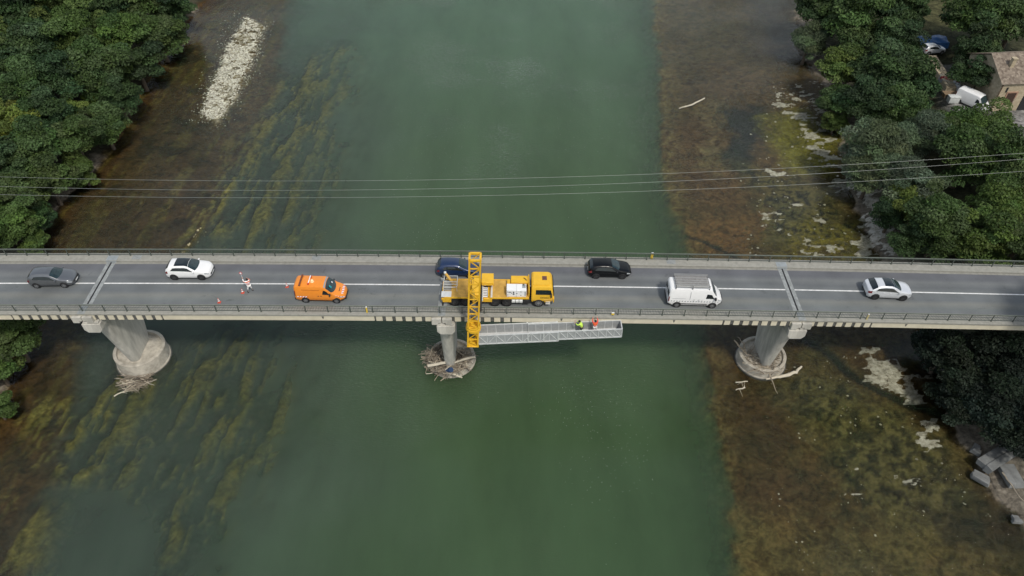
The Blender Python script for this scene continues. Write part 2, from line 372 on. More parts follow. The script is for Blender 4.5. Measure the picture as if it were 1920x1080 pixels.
def grid_quads(ny, nx):
    i = np.arange(ny*nx).reshape(ny, nx)
    return np.stack([i[:-1, :-1].ravel(), i[:-1, 1:].ravel(), i[1:, 1:].ravel(), i[1:, :-1].ravel()], 1)
gm, gt, gp = nodes('river_bed_and_banks')
gp.inputs['Roughness'].default_value = 0.95; gp.inputs['Specular IOR Level'].default_value = 0.15
ga = gt.nodes.new('ShaderNodeAttribute'); ga.attribute_name = 'tone'
gtc = gt.nodes.new('ShaderNodeTexCoord'); gn = gt.nodes.new('ShaderNodeTexNoise'); gn.inputs['Scale'].default_value = 2.2; gn.inputs['Detail'].default_value = 8; gn.inputs['Roughness'].default_value = 0.75
gt.links.new(gtc.outputs['Object'], gn.inputs['Vector'])
gr = gt.nodes.new('ShaderNodeMapRange'); gr.inputs[1].default_value = 0.3; gr.inputs[2].default_value = 0.7; gr.inputs[3].default_value = 0.5; gr.inputs[4].default_value = 1.5
gt.links.new(gn.outputs['Fac'], gr.inputs[0])
gmx = gt.nodes.new('ShaderNodeMix'); gmx.data_type = 'RGBA'; gmx.blend_type = 'MULTIPLY'; gmx.inputs['Factor'].default_value = 1
gn2 = gt.nodes.new('ShaderNodeTexNoise'); gn2.inputs['Scale'].default_value = 0.75; gn2.inputs['Detail'].default_value = 9; gn2.inputs['Roughness'].default_value = 0.7; gn2.inputs['Distortion'].default_value = 0.8
gt.links.new(gtc.outputs['Object'], gn2.inputs['Vector'])
gr2 = gt.nodes.new('ShaderNodeMapRange'); gr2.inputs[1].default_value = 0.36; gr2.inputs[2].default_value = 0.64; gr2.inputs[3].default_value = 0.50; gr2.inputs[4].default_value = 1.5
gt.links.new(gn2.outputs['Fac'], gr2.inputs[0])
gmm = gt.nodes.new('ShaderNodeMath'); gmm.operation = 'MULTIPLY'; gt.links.new(gr.outputs[0], gmm.inputs[0]); gt.links.new(gr2.outputs[0], gmm.inputs[1])
gt.links.new(ga.outputs['Color'], gmx.inputs['A']); gt.links.new(gmm.outputs[0], gmx.inputs['B'])
grk = gt.nodes.new('ShaderNodeAttribute'); grk.attribute_name = 'rock'
gn3 = gt.nodes.new('ShaderNodeTexNoise'); gn3.inputs['Scale'].default_value = 1.9; gn3.inputs['Detail'].default_value = 8; gn3.inputs['Roughness'].default_value = 0.8; gn3.inputs['Distortion'].default_value = 0.6
gmp3 = gt.nodes.new('ShaderNodeMapping'); gmp3.inputs['Scale'].default_value = (0.6, 1.3, 1); gt.links.new(gtc.outputs['Object'], gmp3.inputs[0]); gt.links.new(gmp3.outputs[0], gn3.inputs['Vector'])
ga3 = gt.nodes.new('ShaderNodeMath'); ga3.operation = 'MULTIPLY_ADD'; ga3.inputs[1].default_value = 0.62; gt.links.new(grk.outputs['Fac'], ga3.inputs[0]); gt.links.new(gn3.outputs['Fac'], ga3.inputs[2])
gr3 = gt.nodes.new('ShaderNodeMapRange'); gr3.inputs[1].default_value = 0.98; gr3.inputs[2].default_value = 1.09; gt.links.new(ga3.outputs[0], gr3.inputs[0])
gmx3 = gt.nodes.new('ShaderNodeMix'); gmx3.data_type = 'RGBA'; gt.links.new(gr3.outputs[0], gmx3.inputs['Factor']); gt.links.new(gmx.outputs['Result'], gmx3.inputs['A'])
grc = gt.nodes.new('ShaderNodeValToRGB'); grc.color_ramp.elements[0].position = 0.35; grc.color_ramp.elements[1].position = 0.6; grc.color_ramp.elements[0].color = (0.20, 0.185, 0.14, 1); grc.color_ramp.elements[1].color = (0.52, 0.50, 0.44, 1)
gt.links.new(gn.outputs['Fac'], grc.inputs[0]); gt.links.new(grc.outputs[0], gmx3.inputs['B']); gt.links.new(gmx3.outputs['Result'], gp.inputs['Base Color'])
gb_ = gt.nodes.new('ShaderNodeBump'); gb_.inputs['Strength'].default_value = 0.7; gb_.inputs['Distance'].default_value = 0.15
gt.links.new(gn.outputs['Fac'], gb_.inputs['Height']); gt.links.new(gb_.outputs['Normal'], gp.inputs['Normal'])
ground = np_mesh('ground', np.stack([GX, GY, GZ+ZW], -1).reshape(-1, 3), grid_quads(len(ys), len(xs)), gm, cols={'tone': col.reshape(-1, 3)}, floats={'rock': rock.ravel()})
tag(ground, kind='structure')

# ------------------------------------------------------------------ water
wm, wt, wp = nodes('river_water'); wt.nodes.remove(wp)
out = wt.nodes['Material Output']
ad = wt.nodes.new('ShaderNodeAttribute'); ad.attribute_name = 'depth'
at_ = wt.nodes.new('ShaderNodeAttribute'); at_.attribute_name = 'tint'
e1 = wt.nodes.new('ShaderNodeMath'); e1.operation = 'MULTIPLY'; e1.inputs[1].default_value = -0.95
e2 = wt.nodes.new('ShaderNodeMath'); e2.operation = 'EXPONENT'
wt.links.new(ad.outputs['Fac'], e1.inputs[0]); wt.links.new(e1.outputs[0], e2.inputs[0])
dif = wt.nodes.new('ShaderNodeSubsurfaceScattering'); dif.falloff = 'BURLEY'; dif.inputs['Scale'].default_value = 1.0; dif.inputs['Radius'].default_value = (3.0, 4.5, 3.6); tr = wt.nodes.new('ShaderNodeBsdfTransparent'); tr.inputs['Color'].default_value = (0.93, 0.95, 0.90, 1)
wtc = wt.nodes.new('ShaderNodeTexCoord')
wn0 = wt.nodes.new('ShaderNodeTexNoise'); wn0.inputs['Scale'].default_value = 0.09; wn0.inputs['Detail'].default_value = 7; wn0.inputs['Roughness'].default_value = 0.62
wmp0 = wt.nodes.new('ShaderNodeMapping'); wmp0.inputs['Rotation'].default_value = (0, 0, R(14)); wmp0.inputs['Scale'].default_value = (1.6, 0.5, 1)
wt.links.new(wtc.outputs['Object'], wmp0.inputs['Vector']); wt.links.new(wmp0.outputs['Vector'], wn0.inputs['Vector'])
wr0 = wt.nodes.new('ShaderNodeMapRange'); wr0.inputs[1].default_value = 0.3; wr0.inputs[2].default_value = 0.7; wr0.inputs[3].default_value = 0.86; wr0.inputs[4].default_value = 1.14
wt.links.new(wn0.outputs['Fac'], wr0.inputs[0])
wx0 = wt.nodes.new('ShaderNodeMix'); wx0.data_type = 'RGBA'; wx0.blend_type = 'MULTIPLY'; wx0.inputs['Factor'].default_value = 1
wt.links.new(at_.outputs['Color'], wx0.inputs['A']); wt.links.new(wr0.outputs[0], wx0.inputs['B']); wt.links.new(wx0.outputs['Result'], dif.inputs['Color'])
m1 = wt.nodes.new('ShaderNodeMixShader'); wt.links.new(e2.outputs[0], m1.inputs[0]); wt.links.new(dif.outputs[0], m1.inputs[1]); wt.links.new(tr.outputs[0], m1.inputs[2])
wn = wt.nodes.new('ShaderNodeTexNoise'); wn.inputs['Scale'].default_value = 1.5; wn.inputs['Detail'].default_value = 4
wmp = wt.nodes.new('ShaderNodeMapping'); wmp.inputs['Rotation'].default_value = (0, 0, R(-12)); wmp.inputs['Scale'].default_value = (0.75, 1.7, 1)
wt.links.new(wtc.outputs['Object'], wmp.inputs['Vector']); wt.links.new(wmp.outputs['Vector'], wn.inputs['Vector'])
wb = wt.nodes.new('ShaderNodeBump'); wb.inputs['Strength'].default_value = 0.11; wb.inputs['Distance'].default_value = 0.12
wt.links.new(wn.outputs['Fac'], wb.inputs['Height'])
wn2 = wt.nodes.new('ShaderNodeTexNoise'); wn2.inputs['Scale'].default_value = 3.6; wn2.inputs['Detail'].default_value = 3
wt.links.new(wmp.outputs['Vector'], wn2.inputs['Vector'])
wpa = wt.nodes.new('ShaderNodeTexNoise'); wpa.inputs['Scale'].default_value = 0.055; wpa.inputs['Detail'].default_value = 4; wt.links.new(wtc.outputs['Object'], wpa.inputs['Vector'])
wpr = wt.nodes.new('ShaderNodeMapRange'); wpr.inputs[1].default_value = 0.4; wpr.inputs[2].default_value = 0.62; wpr.inputs[3].default_value = 0.10; wpr.inputs[4].default_value = 1.0; wt.links.new(wpa.outputs['Fac'], wpr.inputs[0])
wb2 = wt.nodes.new('ShaderNodeBump'); wb2.inputs['Distance'].default_value = 0.16; wt.links.new(wn2.outputs['Fac'], wb2.inputs['Height']); wt.links.new(wpr.outputs[0], wb2.inputs['Strength']); wt.links.new(wb.outputs['Normal'], wb2.inputs['Normal'])
wb = wb2
fr = wt.nodes.new('ShaderNodeFresnel'); fr.inputs['IOR'].default_value = 1.33; wt.links.new(wb.outputs['Normal'], fr.inputs['Normal'])
gl = wt.nodes.new('ShaderNodeBsdfGlossy'); gl.inputs['Roughness'].default_value = 0.07; wt.links.new(wb.outputs['Normal'], gl.inputs['Normal'])
m2 = wt.nodes.new('ShaderNodeMixShader'); wt.links.new(fr.outputs[0], m2.inputs[0]); wt.links.new(m1.outputs[0], m2.inputs[1]); wt.links.new(gl.outputs[0], m2.inputs[2])
wt.links.new(m2.outputs[0], out.inputs['Surface'])
k = 2
xw = np.concatenate([xs[:14], xs[14:-14:k], xs[-14:]]); yw = np.concatenate([ys[:14], ys[14:-16:k], ys[-16:]])
WX, WY = np.meshgrid(xw, yw)
zi = np.concatenate([np.arange(14), np.arange(14, len(xs)-14, k), np.arange(len(xs)-14, len(xs))]); yi = np.concatenate([np.arange(14), np.arange(14, len(ys)-16, k), np.arange(len(ys)-16, len(ys))])
WD = np.maximum(0, -GZ[np.ix_(yi, zi)]-0.14)
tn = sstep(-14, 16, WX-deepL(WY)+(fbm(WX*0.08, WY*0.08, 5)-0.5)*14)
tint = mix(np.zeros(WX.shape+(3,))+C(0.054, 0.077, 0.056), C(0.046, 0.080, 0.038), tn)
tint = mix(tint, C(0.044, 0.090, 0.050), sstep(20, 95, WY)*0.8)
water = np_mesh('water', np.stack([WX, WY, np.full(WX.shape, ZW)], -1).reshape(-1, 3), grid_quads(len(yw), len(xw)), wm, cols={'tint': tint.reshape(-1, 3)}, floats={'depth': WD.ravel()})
tag(water, kind='structure')

# ------------------------------------------------------------------ bridge
def zb(x): return -0.01039*x-0.000178*x*x
BX0, BX1 = -84.0, 96.0
XS = np.arange(BX0, BX1+0.01, 1.5)
def strip(mb, sec, x0=None, x1=None, m=None, closed=True, lift=0.0):
    """a cross-section (y,z) swept along the bridge's own vertical curve"""
    st = [x for x in XS if (x0 is None or x > x0) and (x1 is None or x < x1)]
    if x0 is not None: st = [x0]+st
    if x1 is not None: st = st+[x1]
    n = len(sec); vs = [(x, y, z+zb(x)+lift) for x in st for y, z in sec]; fs = []
    for i in range(len(st)-1):
        for j in range(n if closed else n-1):
            fs.append((i*n+j, i*n+(j+1) % n, (i+1)*n+(j+1) % n, (i+1)*n+j))
    if closed: fs += [tuple(range(n))[::-1], tuple(range((len(st)-1)*n, len(st)*n))]
    mb.add(vs, fs, m)
def rect(y0, y1, z0, z1): return [(y0, z0), (y1, z0), (y1, z1), (y0, z1)]
PX = [-39.75, -6.15, 27.45, 61.0]; JX = [-40.2, -6.37, 27.75]
bridge = thing('concrete_bridge', 'long pale concrete road bridge on round based piers across the green river', 'bridge')
b = MB(); strip(b, rect(-3.9, 3.9, -0.30, -0.02)); deck_o = b.build('deck_slab', concrete, bridge)
for side, nm in ((-1, 'sidewalk'), (1, 'sidewalk')):
    b = MB()
    if side < 0: strip(b, [(-4.34, 0.03), (-3.9, 0.03), (-3.9, -0.024), (-3.02, -0.024), (-3.02, 0.16), (-3.05, 0.18), (-4.32, 0.20), (-4.34, 0.18)])
    else: strip(b, [(3.07, -0.02), (4.24, -0.02), (4.24, 0.18), (4.22, 0.20), (3.10, 0.18), (3.07, 0.16)])
    o = b.build(nm, pave, bridge)
    b = MB()
    if side < 0:
        strip(b, rect(-4.20, -3.92, -0.03, 0.026))
        for x in np.arange(BX0+0.4, BX1, 3.2): b.box((x, -4.36, zb(x)+0.10), (0.05, 0.03, 0.09))
    else: strip(b, rect(4.10, 4.32, -0.10, -0.024))
    b.build('edge_cornice', concrete, bridge)
# outer girders with blocks near each pier; the bays between the blocks are set back
def girder(side):
    b = MB(); yo = side*4.25; yi = side*3.92; zt_, zl_ = -0.034, -0.66
    lo, hi = min(yo, yi), max(yo, yi)
    zones = [(p-7.2 if i != 1 else p-6.6, p+7.1 if i != 1 else p+6.4) for i, p in enumerate(PX)]
    x = BX0
    for a, c in zones:
        strip(b, rect(lo, hi, zl_, zt_), x, a, concrete_pale); x = c
    strip(b, rect(lo, hi, zl_, zt_), x, BX1, concrete_pale)
    for a, c in zones:
        yb0, yb1 = sorted((side*4.19, side*3.7)); strip(b, rect(yb0, yb1, zl_, zt_), a, c, concrete_dark)
        n = int(round((c-a)/0.905)); st = (c-a)/n
        for i in range(n):
            x0 = a+i*st+0.17; x1 = a+(i+1)*st-0.17; xm = (x0+x1)/2
            y0, y1 = sorted((side*4.26, side*4.192)); b.box((xm, (y0+y1)/2, zb(xm)-0.35), (x1-x0, y1-y0, 0.62), concrete_pale)
    return b.build('edge_girder', None, bridge)
girder(-1); girder(1)
b = MB()
for y in (-2.2, 0.0, 2.2): strip(b, rect(y-0.3, y+0.3, -1.25, -0.304))
b.build('inner_girder', concrete, bridge)
# hinge joints of the drop-in spans seen on the girder face
for px in (608, 1262, 1697, 1052):
    x = at(px, 592, -0.4)[0]; b = MB(); b.prism([(x-0.12, zb(x)-0.12), (x+0.12, zb(x)-0.12), (x+0.03, zb(x)-0.45), (x-0.03, zb(x)-0.45)], -4.256, -4.23)
    b.build('span_hinge', concrete_dark, bridge)
def shaft_mesh(ztop, zbot):
    """wall pier: rounded ends, tapering in length towards the base"""
    b = MB(); n = 10; rows = []
    for f in np.linspace(0, 1, 7):
        z = ztop+(zbot-ztop)*f; L = 3.75+(1.72-3.75)*f; h = 0.60-0.05*f
        ring = []
        for sgn in (-1, 1):
            for j in range(n+1):
                t = math.pi*j/n
                ring.append((sgn*-h*math.cos(t), sgn*((L-h*0.75)+h*0.75*math.sin(t)), z) if sgn > 0 else (h*math.cos(t)*-1*-1, -((L-h*0.75)+h*0.75*math.sin(t)), z))
        rows.append(ring)
    k = len(rows[0]); vs = [v for r_ in rows for v in r_]
    fs = [(i*k+j, i*k+(j+1) % k, (i+1)*k+(j+1) % k, (i+1)*k+j) for i in range(6) for j in range(k)]
    fs += [tuple(range(k)), tuple(range(6*k, 7*k))]; b.add(vs, fs); return b
PIER = [(-39.65, 2.68, -9.45), (-6.25, 2.55, -10.55), (27.35, 2.55, -10.0)]
for i, (x, rad, zt) in enumerate(PIER):
    zc = zb(x)
    pr = thing('pier', None, None); pr.parent = bridge
    sh_ = shaft_mesh(zc-2.0, ZW-0.6 if i == 1 else zt-0.4)
    sh_.build('shaft', pier_conc, pr, smooth=True, loc=(x, 0, 0))
    b = MB()
    cx = PX[i]+0.12
    b.prism([(-0.86, -0.98), (0.86, -0.98), (0.86, -1.75), (0.55, -2.12), (-0.55, -2.12), (-0.86, -1.75)], -4.62, 4.62)
    b.box((-0.45, 0, -0.88), (0.55, 9.0, 0.19)); b.box((0.45, 0, -0.88), (0.55, 9.0, 0.19))
    b.build('pier_cap', pier_conc, pr, loc=(cx, 0, zc), bevel=0.03, seg=1)
    for s_ in (-1, 1):
        pf = [(s_*0.05, -0.06), (s_*0.95, -0.06), (s_*0.95, -0.78), (s_*0.35, -0.78), (s_*0.35, -0.55), (s_*0.05, -0.55)]
        b = MB(); b.prism(pf, -4.56, 4.30); b.build('girder_end', pier_conc, pr, loc=(JX[i], 0, zc-0.045))
    b = MB(); zr = zt
    b.lathe([(rad*1.03, ZW-2.5), (rad*1.03, ZW+0.12), (rad, ZW+0.14), (rad*0.985, zr-0.05), (rad*0.96, zr), (rad*0.86, zr), (rad*0.84, zr-0.30), (0.5, zr-0.12)], (x, 0, 0), 40)
    b.build('caisson', caisson_conc, pr, smooth=True)
    if i != 1:
        b = MB(); b.lathe([(rad*1.07, ZW-2.0), (rad*1.07, ZW+0.06), (rad*1.045, ZW+0.06), (rad*1.045, ZW-2.0)], (x, 0, 0), 40)
        b.build('sheet_pile_ring', concrete_dark, pr)
# expansion joints
for x in JX:
    b = MB(); zc = zb(x)+0.008
    j = thing('expansion_joint', None, None, (x, 0, 0)); j.parent = bridge
    b.box((-0.26, 0.02, zc), (0.36, 6.04, 0.014), jointmat); b.box((0.26, 0.02, zc), (0.36, 6.04, 0.014), jointmat); b.build('mortar_band', None, j)
    b = MB(); b.box((0, 0.02, zc-0.004), (0.15, 6.03, 0.012)); b.build('rubber_seal', black, j)
    b = MB(); b.box((0, 3.50, zc+0.195), (1.05, 0.72, 0.03)); b.box((0, 3.05, zc+0.09), (1.05, 0.03, 0.18)); b.build('cover_plate', steelplate, j)
    b = MB(); b.box((0, -3.7, zc+0.20), (0.7, 1.30, 0.012)); b.build('cover_plate', jointmat, j)
# road surface
am, at2, ap = nodes('asphalt'); ap.inputs['Roughness'].default_value = 0.85
tc = at2.nodes.new('ShaderNodeTexCoord'); sx = at2.nodes.new('ShaderNodeSeparateXYZ'); at2.links.new(tc.outputs['Object'], sx.inputs[0])
mr = at2.nodes.new('ShaderNodeMapRange'); mr.inputs[1].default_value = -3.1; mr.inputs[2].default_value = 3.1; at2.links.new(sx.outputs['Y'], mr.inputs[0])
nz = at2.nodes.new('ShaderNodeTexNoise'); nz.inputs['Scale'].default_value = 1; nz.inputs['Detail'].default_value = 5
mp = at2.nodes.new('ShaderNodeMapping'); mp.inputs['Scale'].default_value = (0.06, 1.3, 1); at2.links.new(tc.outputs['Object'], mp.inputs[0]); at2.links.new(mp.outputs[0], nz.inputs['Vector'])
ad1 = at2.nodes.new('ShaderNodeMath'); ad1.operation = 'MULTIPLY_ADD'; ad1.inputs[1].default_value = 0.10; at2.links.new(nz.outputs['Fac'], ad1.inputs[0]); 
ad0 = at2.nodes.new('ShaderNodeMath'); ad0.operation = 'ADD'; ad0.inputs[1].default_value = -0.05; at2.links.new(mr.outputs[0], ad0.inputs[0]); at2.links.new(ad0.outputs[0], ad1.inputs[2])
rp = at2.nodes.new('ShaderNodeValToRGB'); e = rp.color_ramp.elements
e[0].position = 0.0; e[0].color = (0.1431, 0.15, 0.1569, 1); e[1].position = 1.0; e[1].color = (0.1325, 0.13, 0.1399, 1)
for p_, c_ in ((0.13, (0.1325, 0.1463, 0.1442)), (0.24, (0.1643, 0.1696, 0.1569)), (0.33, (0.1187, 0.1293, 0.1336)), (0.42, (0.1219, 0.1325, 0.1346)), (0.52, (0.1325, 0.1431, 0.1431)), (0.62, (0.1113, 0.1198, 0.1240)), (0.72, (0.1431, 0.1516, 0.1516)), (0.83, (0.1081, 0.1134, 0.1230)), (0.94, (0.1145, 0.1187, 0.1293))):
    q = e.new(p_); q.color = c_+(1,)
at2.links.new(ad1.outputs[0], rp.inputs[0])
n2_ = at2.nodes.new('ShaderNodeTexNoise'); n2_.inputs['Scale'].default_value = 14; n2_.inputs['Detail'].default_value = 8; n2_.inputs['Roughness'].default_value = 0.8; at2.links.new(tc.outputs['Object'], n2_.inputs['Vector'])
n3_ = at2.nodes.new('ShaderNodeTexNoise'); n3_.inputs['Scale'].default_value = 0.35; n3_.inputs['Detail'].default_value = 5; at2.links.new(tc.outputs['Object'], n3_.inputs['Vector'])
av = at2.nodes.new('ShaderNodeMath'); av.operation = 'ADD'; at2.links.new(n2_.outputs['Fac'], av.inputs[0]); at2.links.new(n3_.outputs['Fac'], av.inputs[1])
mr2 = at2.nodes.new('ShaderNodeMapRange'); mr2.inputs[1].default_value = 0.6; mr2.inputs[2].default_value = 1.4; mr2.inputs[3].default_value = 0.70; mr2.inputs[4].default_value = 1.3; at2.links.new(av.outputs[0], mr2.inputs[0])
mx = at2.nodes.new('ShaderNodeMix'); mx.data_type = 'RGBA'; mx.blend_type = 'MULTIPLY'; mx.inputs['Factor'].default_value = 1
st1 = at2.nodes.new('ShaderNodeTexNoise'); st1.inputs['Scale'].default_value = 0.8; st1.inputs['Detail'].default_value = 7; st1.inputs['Roughness'].default_value = 0.7; st1.inputs['Distortion'].default_value = 0.5; at2.links.new(tc.outputs['Object'], st1.inputs['Vector'])
st2 = at2.nodes.new('ShaderNodeMapRange'); st2.inputs[1].default_value = 0.61; st2.inputs[2].default_value = 0.70; st2.inputs[3].default_value = 1.0; st2.inputs[4].default_value = 0.74; at2.links.new(st1.outputs['Fac'], st2.inputs[0])
st3 = at2.nodes.new('ShaderNodeMath'); st3.operation = 'MULTIPLY'; at2.links.new(mr2.outputs[0], st3.inputs[0]); at2.links.new(st2.outputs[0], st3.inputs[1])
at2.links.new(rp.outputs[0], mx.inputs['A']); at2.links.new(st3.outputs[0], mx.inputs['B']); at2.links.new(mx.outputs['Result'], ap.inputs['Base Color'])
b = MB(); strip(b, [(-3.0, 0.0), (3.05, 0.0)], closed=False); tag(b.build('road', am), kind='structure')
b = MB(); strip(b, [(2.80, 0.006), (3.06, 0.006)], closed=False); strip(b, [(-3.01, 0.006), (-2.86, 0.006)], closed=False); tag(b.build('road_gutter', gutter), kind='structure')
b = MB()
edges = [BX0]+[e_ for j in JX for e_ in (j-0.46, j+0.46)]+[BX1]
for a_, c_ in zip(edges[0::2], edges[1::2]): strip(b, [(-0.075, 0.010), (0.075, 0.010)], a_, c_, closed=False)
tag(b.build('road_marking', lightmark), kind='structure')

for px in (257, 594, 1258):
    X_ = at(px, 485, 0.2)[0]; b = MB(); b.box((X_, 3.62, zb(X_)+0.193), (0.9, 0.62, 0.02)); b.build('cover_slab', jointmat, bridge)
# railings
def railing(y, label, x_ref):
    t = thing('bridge_railing', label, 'railing', (0, y, 0), group='railings of the bridge')
    b = MB(); rr = rect(-0.03, 0.03, 1.02, 1.07); strip(b, rr); b.build('top_rail', rail_top_m, t)
    b = MB(); strip(b, rect(-0.02, 0.02, 0.30, 0.34)); strip(b, rect(-0.02, 0.02, 0.93, 0.96)); b.build('lower_rail', railmat, t)
    b = MB()
    for x in np.arange(BX0+0.1, BX1, 0.15): b.box((x, 0, zb(x)+0.633), (0.017, 0.017, 0.59))
    b.build('balusters', railmat, t)
    b = MB(); b.box((0, 0, 0.615), (0.06, 0.065, 0.83)); b.box((0, 0, 0.212), (0.14, 0.14, 0.02)); p0 = b.build('post', railmat, t)
    xs_ = [x for x in np.arange(x_ref-2.1*40, x_ref+2.1*50, 2.1) if BX0 < x < BX1]
    for i, x in enumerate(xs_):
        p = p0 if i == 0 else p0.copy()
        if i: COL.objects.link(p); p.parent = t
        p.location = (x, 0, zb(x))
    return t
railing(-3.95, 'grey green metal railing along the near edge of the bridge, beside the truck', -46.45)
railing(3.89, 'grey green metal railing along the far edge of the bridge, water behind it', at(865, 483, 0.2)[0])
# ------------------------------------------------------------------ road vehicles
def ip(tab, x):
    xs_, ys_ = zip(*tab); return float(np.interp(x, xs_, ys_))
class Shell:
    """lofted body: rings of points along the length (x from rear to front)"""
    def __init__(s, L, zt, zbelt, wd, tumble=0.42, floor=0.20, crown=0.05, edge=0.10):
        s.L = L; s.zt = zt; s.zbl = zbelt; s.wd = wd; s.tb = tumble; s.fl = floor; s.cr = crown; s.ed = edge
    def ring(s, x):
        z = ip(s.zt, x); zb_ = min(ip(s.zbl, x), z-0.03); w_ = ip(s.wd, x); g = z-zb_
        f = s.fl+0.10*max(0, (0.35-min(x, s.L-x))/0.35)
        wt_ = w_-0.03-s.tb*g
        ed = min(s.ed, g*0.5)
        return [(w_-0.10, f), (w_-0.02, f+0.12), (w_, f+0.12+0.45*(zb_-f-0.12)), (w_-0.03, zb_), (wt_+s.tb*ed, z-ed), (wt_-0.03, z-ed*0.25), (wt_*0.55, z+s.cr*0.7), (0.0, z+s.cr)]
    def pt(s, x, t, sg=1):
        r_ = s.ring(x); i = min(int(t), 6); f = t-i
        y = r_[i][0]*(1-f)+r_[i+1][0]*f; z = r_[i][1]*(1-f)+r_[i+1][1]*f
        return Vector((x-s.L/2, sg*y, z))
    def body(s, name, m, parent):
        b = MB(); st = sorted(set([0, .03, .08, .15]+[s.L-.15, s.L-.08, s.L-.03, s.L]+list(np.linspace(.2, s.L-.2, int(s.L/0.13)))))
        rows = []
        for x in st:
            r_ = s.ring(x); rows.append([(x-s.L/2, y, z) for y, z in r_]+[(x-s.L/2, -y, z) for y, z in r_[-2::-1]])
        k = len(rows[0]); vs = [v for q in rows for v in q]
        fs = [(i*k+j, i*k+(j+1) % k, (i+1)*k+(j+1) % k, (i+1)*k+j) for i in range(len(st)-1) for j in range(k)]
        fs += [tuple(range(k)), tuple(range((len(st)-1)*k, len(st)*k))]; b.add(vs, fs)
        return b.build(name, m, parent, smooth=True)
    def patch(s, name, m, parent, x0, x1, t0, t1, sg=1, off=0.012, n=10, nt=4, mb=None):
        """panel following the body; x0,x1 may be functions of t in 0..1"""
        b = mb or MB(); f0 = x0 if callable(x0) else (lambda u: x0); f1 = x1 if callable(x1) else (lambda u: x1)
        vs = []
        for j in range(nt+1):
            u = j/nt; t = t0+(t1-t0)*u
            for i in range(n+1):
                x = f0(u)+(f1(u)-f0(u))*i/n; x = min(max(x, 0.002), s.L-0.002)
                p = s.pt(x, t, sg); dx = s.pt(min(x+.03, s.L), t, sg)-s.pt(max(x-.03, 0), t, sg); dt = s.pt(x, min(t+.08, 7), sg)-s.pt(x, max(t-.08, 0), sg)
                nn = dx.cross(dt)*(1 if sg > 0 else -1)
                if nn.length < 1e-9: nn = Vector((0, sg, 0))
                nn.normalize()
                if nn.y*sg < -0.2: nn = -nn
                vs.append(p+nn*off)
        fs = [(j*(n+1)+i, j*(n+1)+i+1, (j+1)*(n+1)+i+1, (j+1)*(n+1)+i) for j in range(nt) for i in range(n)]
        b.add(vs, fs)
        return None if mb is not None else b.build(name, m, parent, smooth=True)
    def top(s, name, m, parent, x0, x1, tmin=4.9, off=0.014, n=10, half=6):
        """panel across the whole top, x0/x1 may be functions of |v|"""
        b = MB(); f0 = x0 if callable(x0) else (lambda u: x0); f1 = x1 if callable(x1) else (lambda u: x1); vs = []
        for j in range(-half, half+1):
            v = j/half; t = 7-abs(v)*(7-tmin)
            for i in range(n+1):
                x = f0(abs(v))+(f1(abs(v))-f0(abs(v)))*i/n
                p = s.pt(x, t, 1 if v >= 0 else -1); dx = s.pt(min(x+.04, s.L), t)-s.pt(max(x-.04, 0), t)
                nn = Vector((-dx.z, 0, dx.x)).normalized(); vs.append(p+nn*off)
        w_ = n+1; fs = [(j*w_+i, j*w_+i+1, (j+1)*w_+i+1, (j+1)*w_+i) for j in range(2*half) for i in range(n)]
        b.add(vs, fs); return b.build(name, m, parent, smooth=True)
WHEEL = {}
def wheel_meshes(r_, wdt, rimm, spokes=5):
    key = (r_, wdt, rimm.name, spokes)
    if key in WHEEL: return WHEEL[key]
    b = MB(); b.lathe([(r_*0.62, -wdt/2), (r_*0.93, -wdt/2), (r_, -wdt*0.33), (r_, wdt*0.33), (r_*0.93, wdt/2), (r_*0.62, wdt/2)], n=24, axis='y', m=black, cap=False)
    o1 = b.build('tyre', None, None, smooth=True)
    b = MB(); b.lathe([(r_*0.64, -wdt*0.4), (r_*0.64, -wdt*0.46), (r_*0.56, -wdt*0.42), (r_*0.50, -wdt*0.25), (0.01, -wdt*0.25)], n=20, axis='y', m=trim, cap=False)
    b.lathe([(r_*0.66, -wdt*0.46), (r_*0.66, -wdt*0.50), (r_*0.57, -wdt*0.50), (r_*0.57, -wdt*0.44)], n=20, axis='y', m=rimm, cap=False)
    for k_ in range(spokes):
        a = 2*math.pi*k_/spokes; b.box((math.cos(a)*r_*0.33, -wdt*0.40, math.sin(a)*r_*0.33), (r_*0.56, wdt*0.12, r_*(0.17 if spokes < 8 else 0.14)), rimm, (0, -a, 0))
    b.lathe([(r_*0.14, -wdt*0.3), (r_*0.14, -wdt*0.49), (0.01, -wdt*0.49)], n=10, axis='y', m=rimm, cap=False)
    o2 = b.build('rim', None, None)
    WHEEL[key] = (o1.data, o2.data); bpy.data.objects.remove(o1); bpy.data.objects.remove(o2)
    return WHEEL[key]
def put_wheel(parent, x, y, r_, wdt, rimm, spokes=5, side=-1):
    t_, m_ = wheel_meshes(r_, wdt, rimm, spokes)
    wo = thing('wheel', None, None, (x, y, r_), (0, 0, 0 if side < 0 else math.pi)); wo.parent = parent
    for nm, me in (('tyre', t_), ('rim', m_)):
        o = bpy.data.objects.new(nm, me); COL.objects.link(o); o.parent = wo
def on_road(px0, px1, py, L, dy=0.0):
    """centre of a vehicle whose near wheels touch the road at these photograph points"""
    a = at(px0, py, 0.0); b_ = at(px1, py, 0.0)
    for _ in range(3):
        a = at(px0, py, zb(a[0])); b_ = at(px1, py, zb(b_[0]))
    return (a[0]+b_[0])/2, (a[1]+b_[1])/2
def slope(x): return math.atan(0.01039+2*0.000178*x)
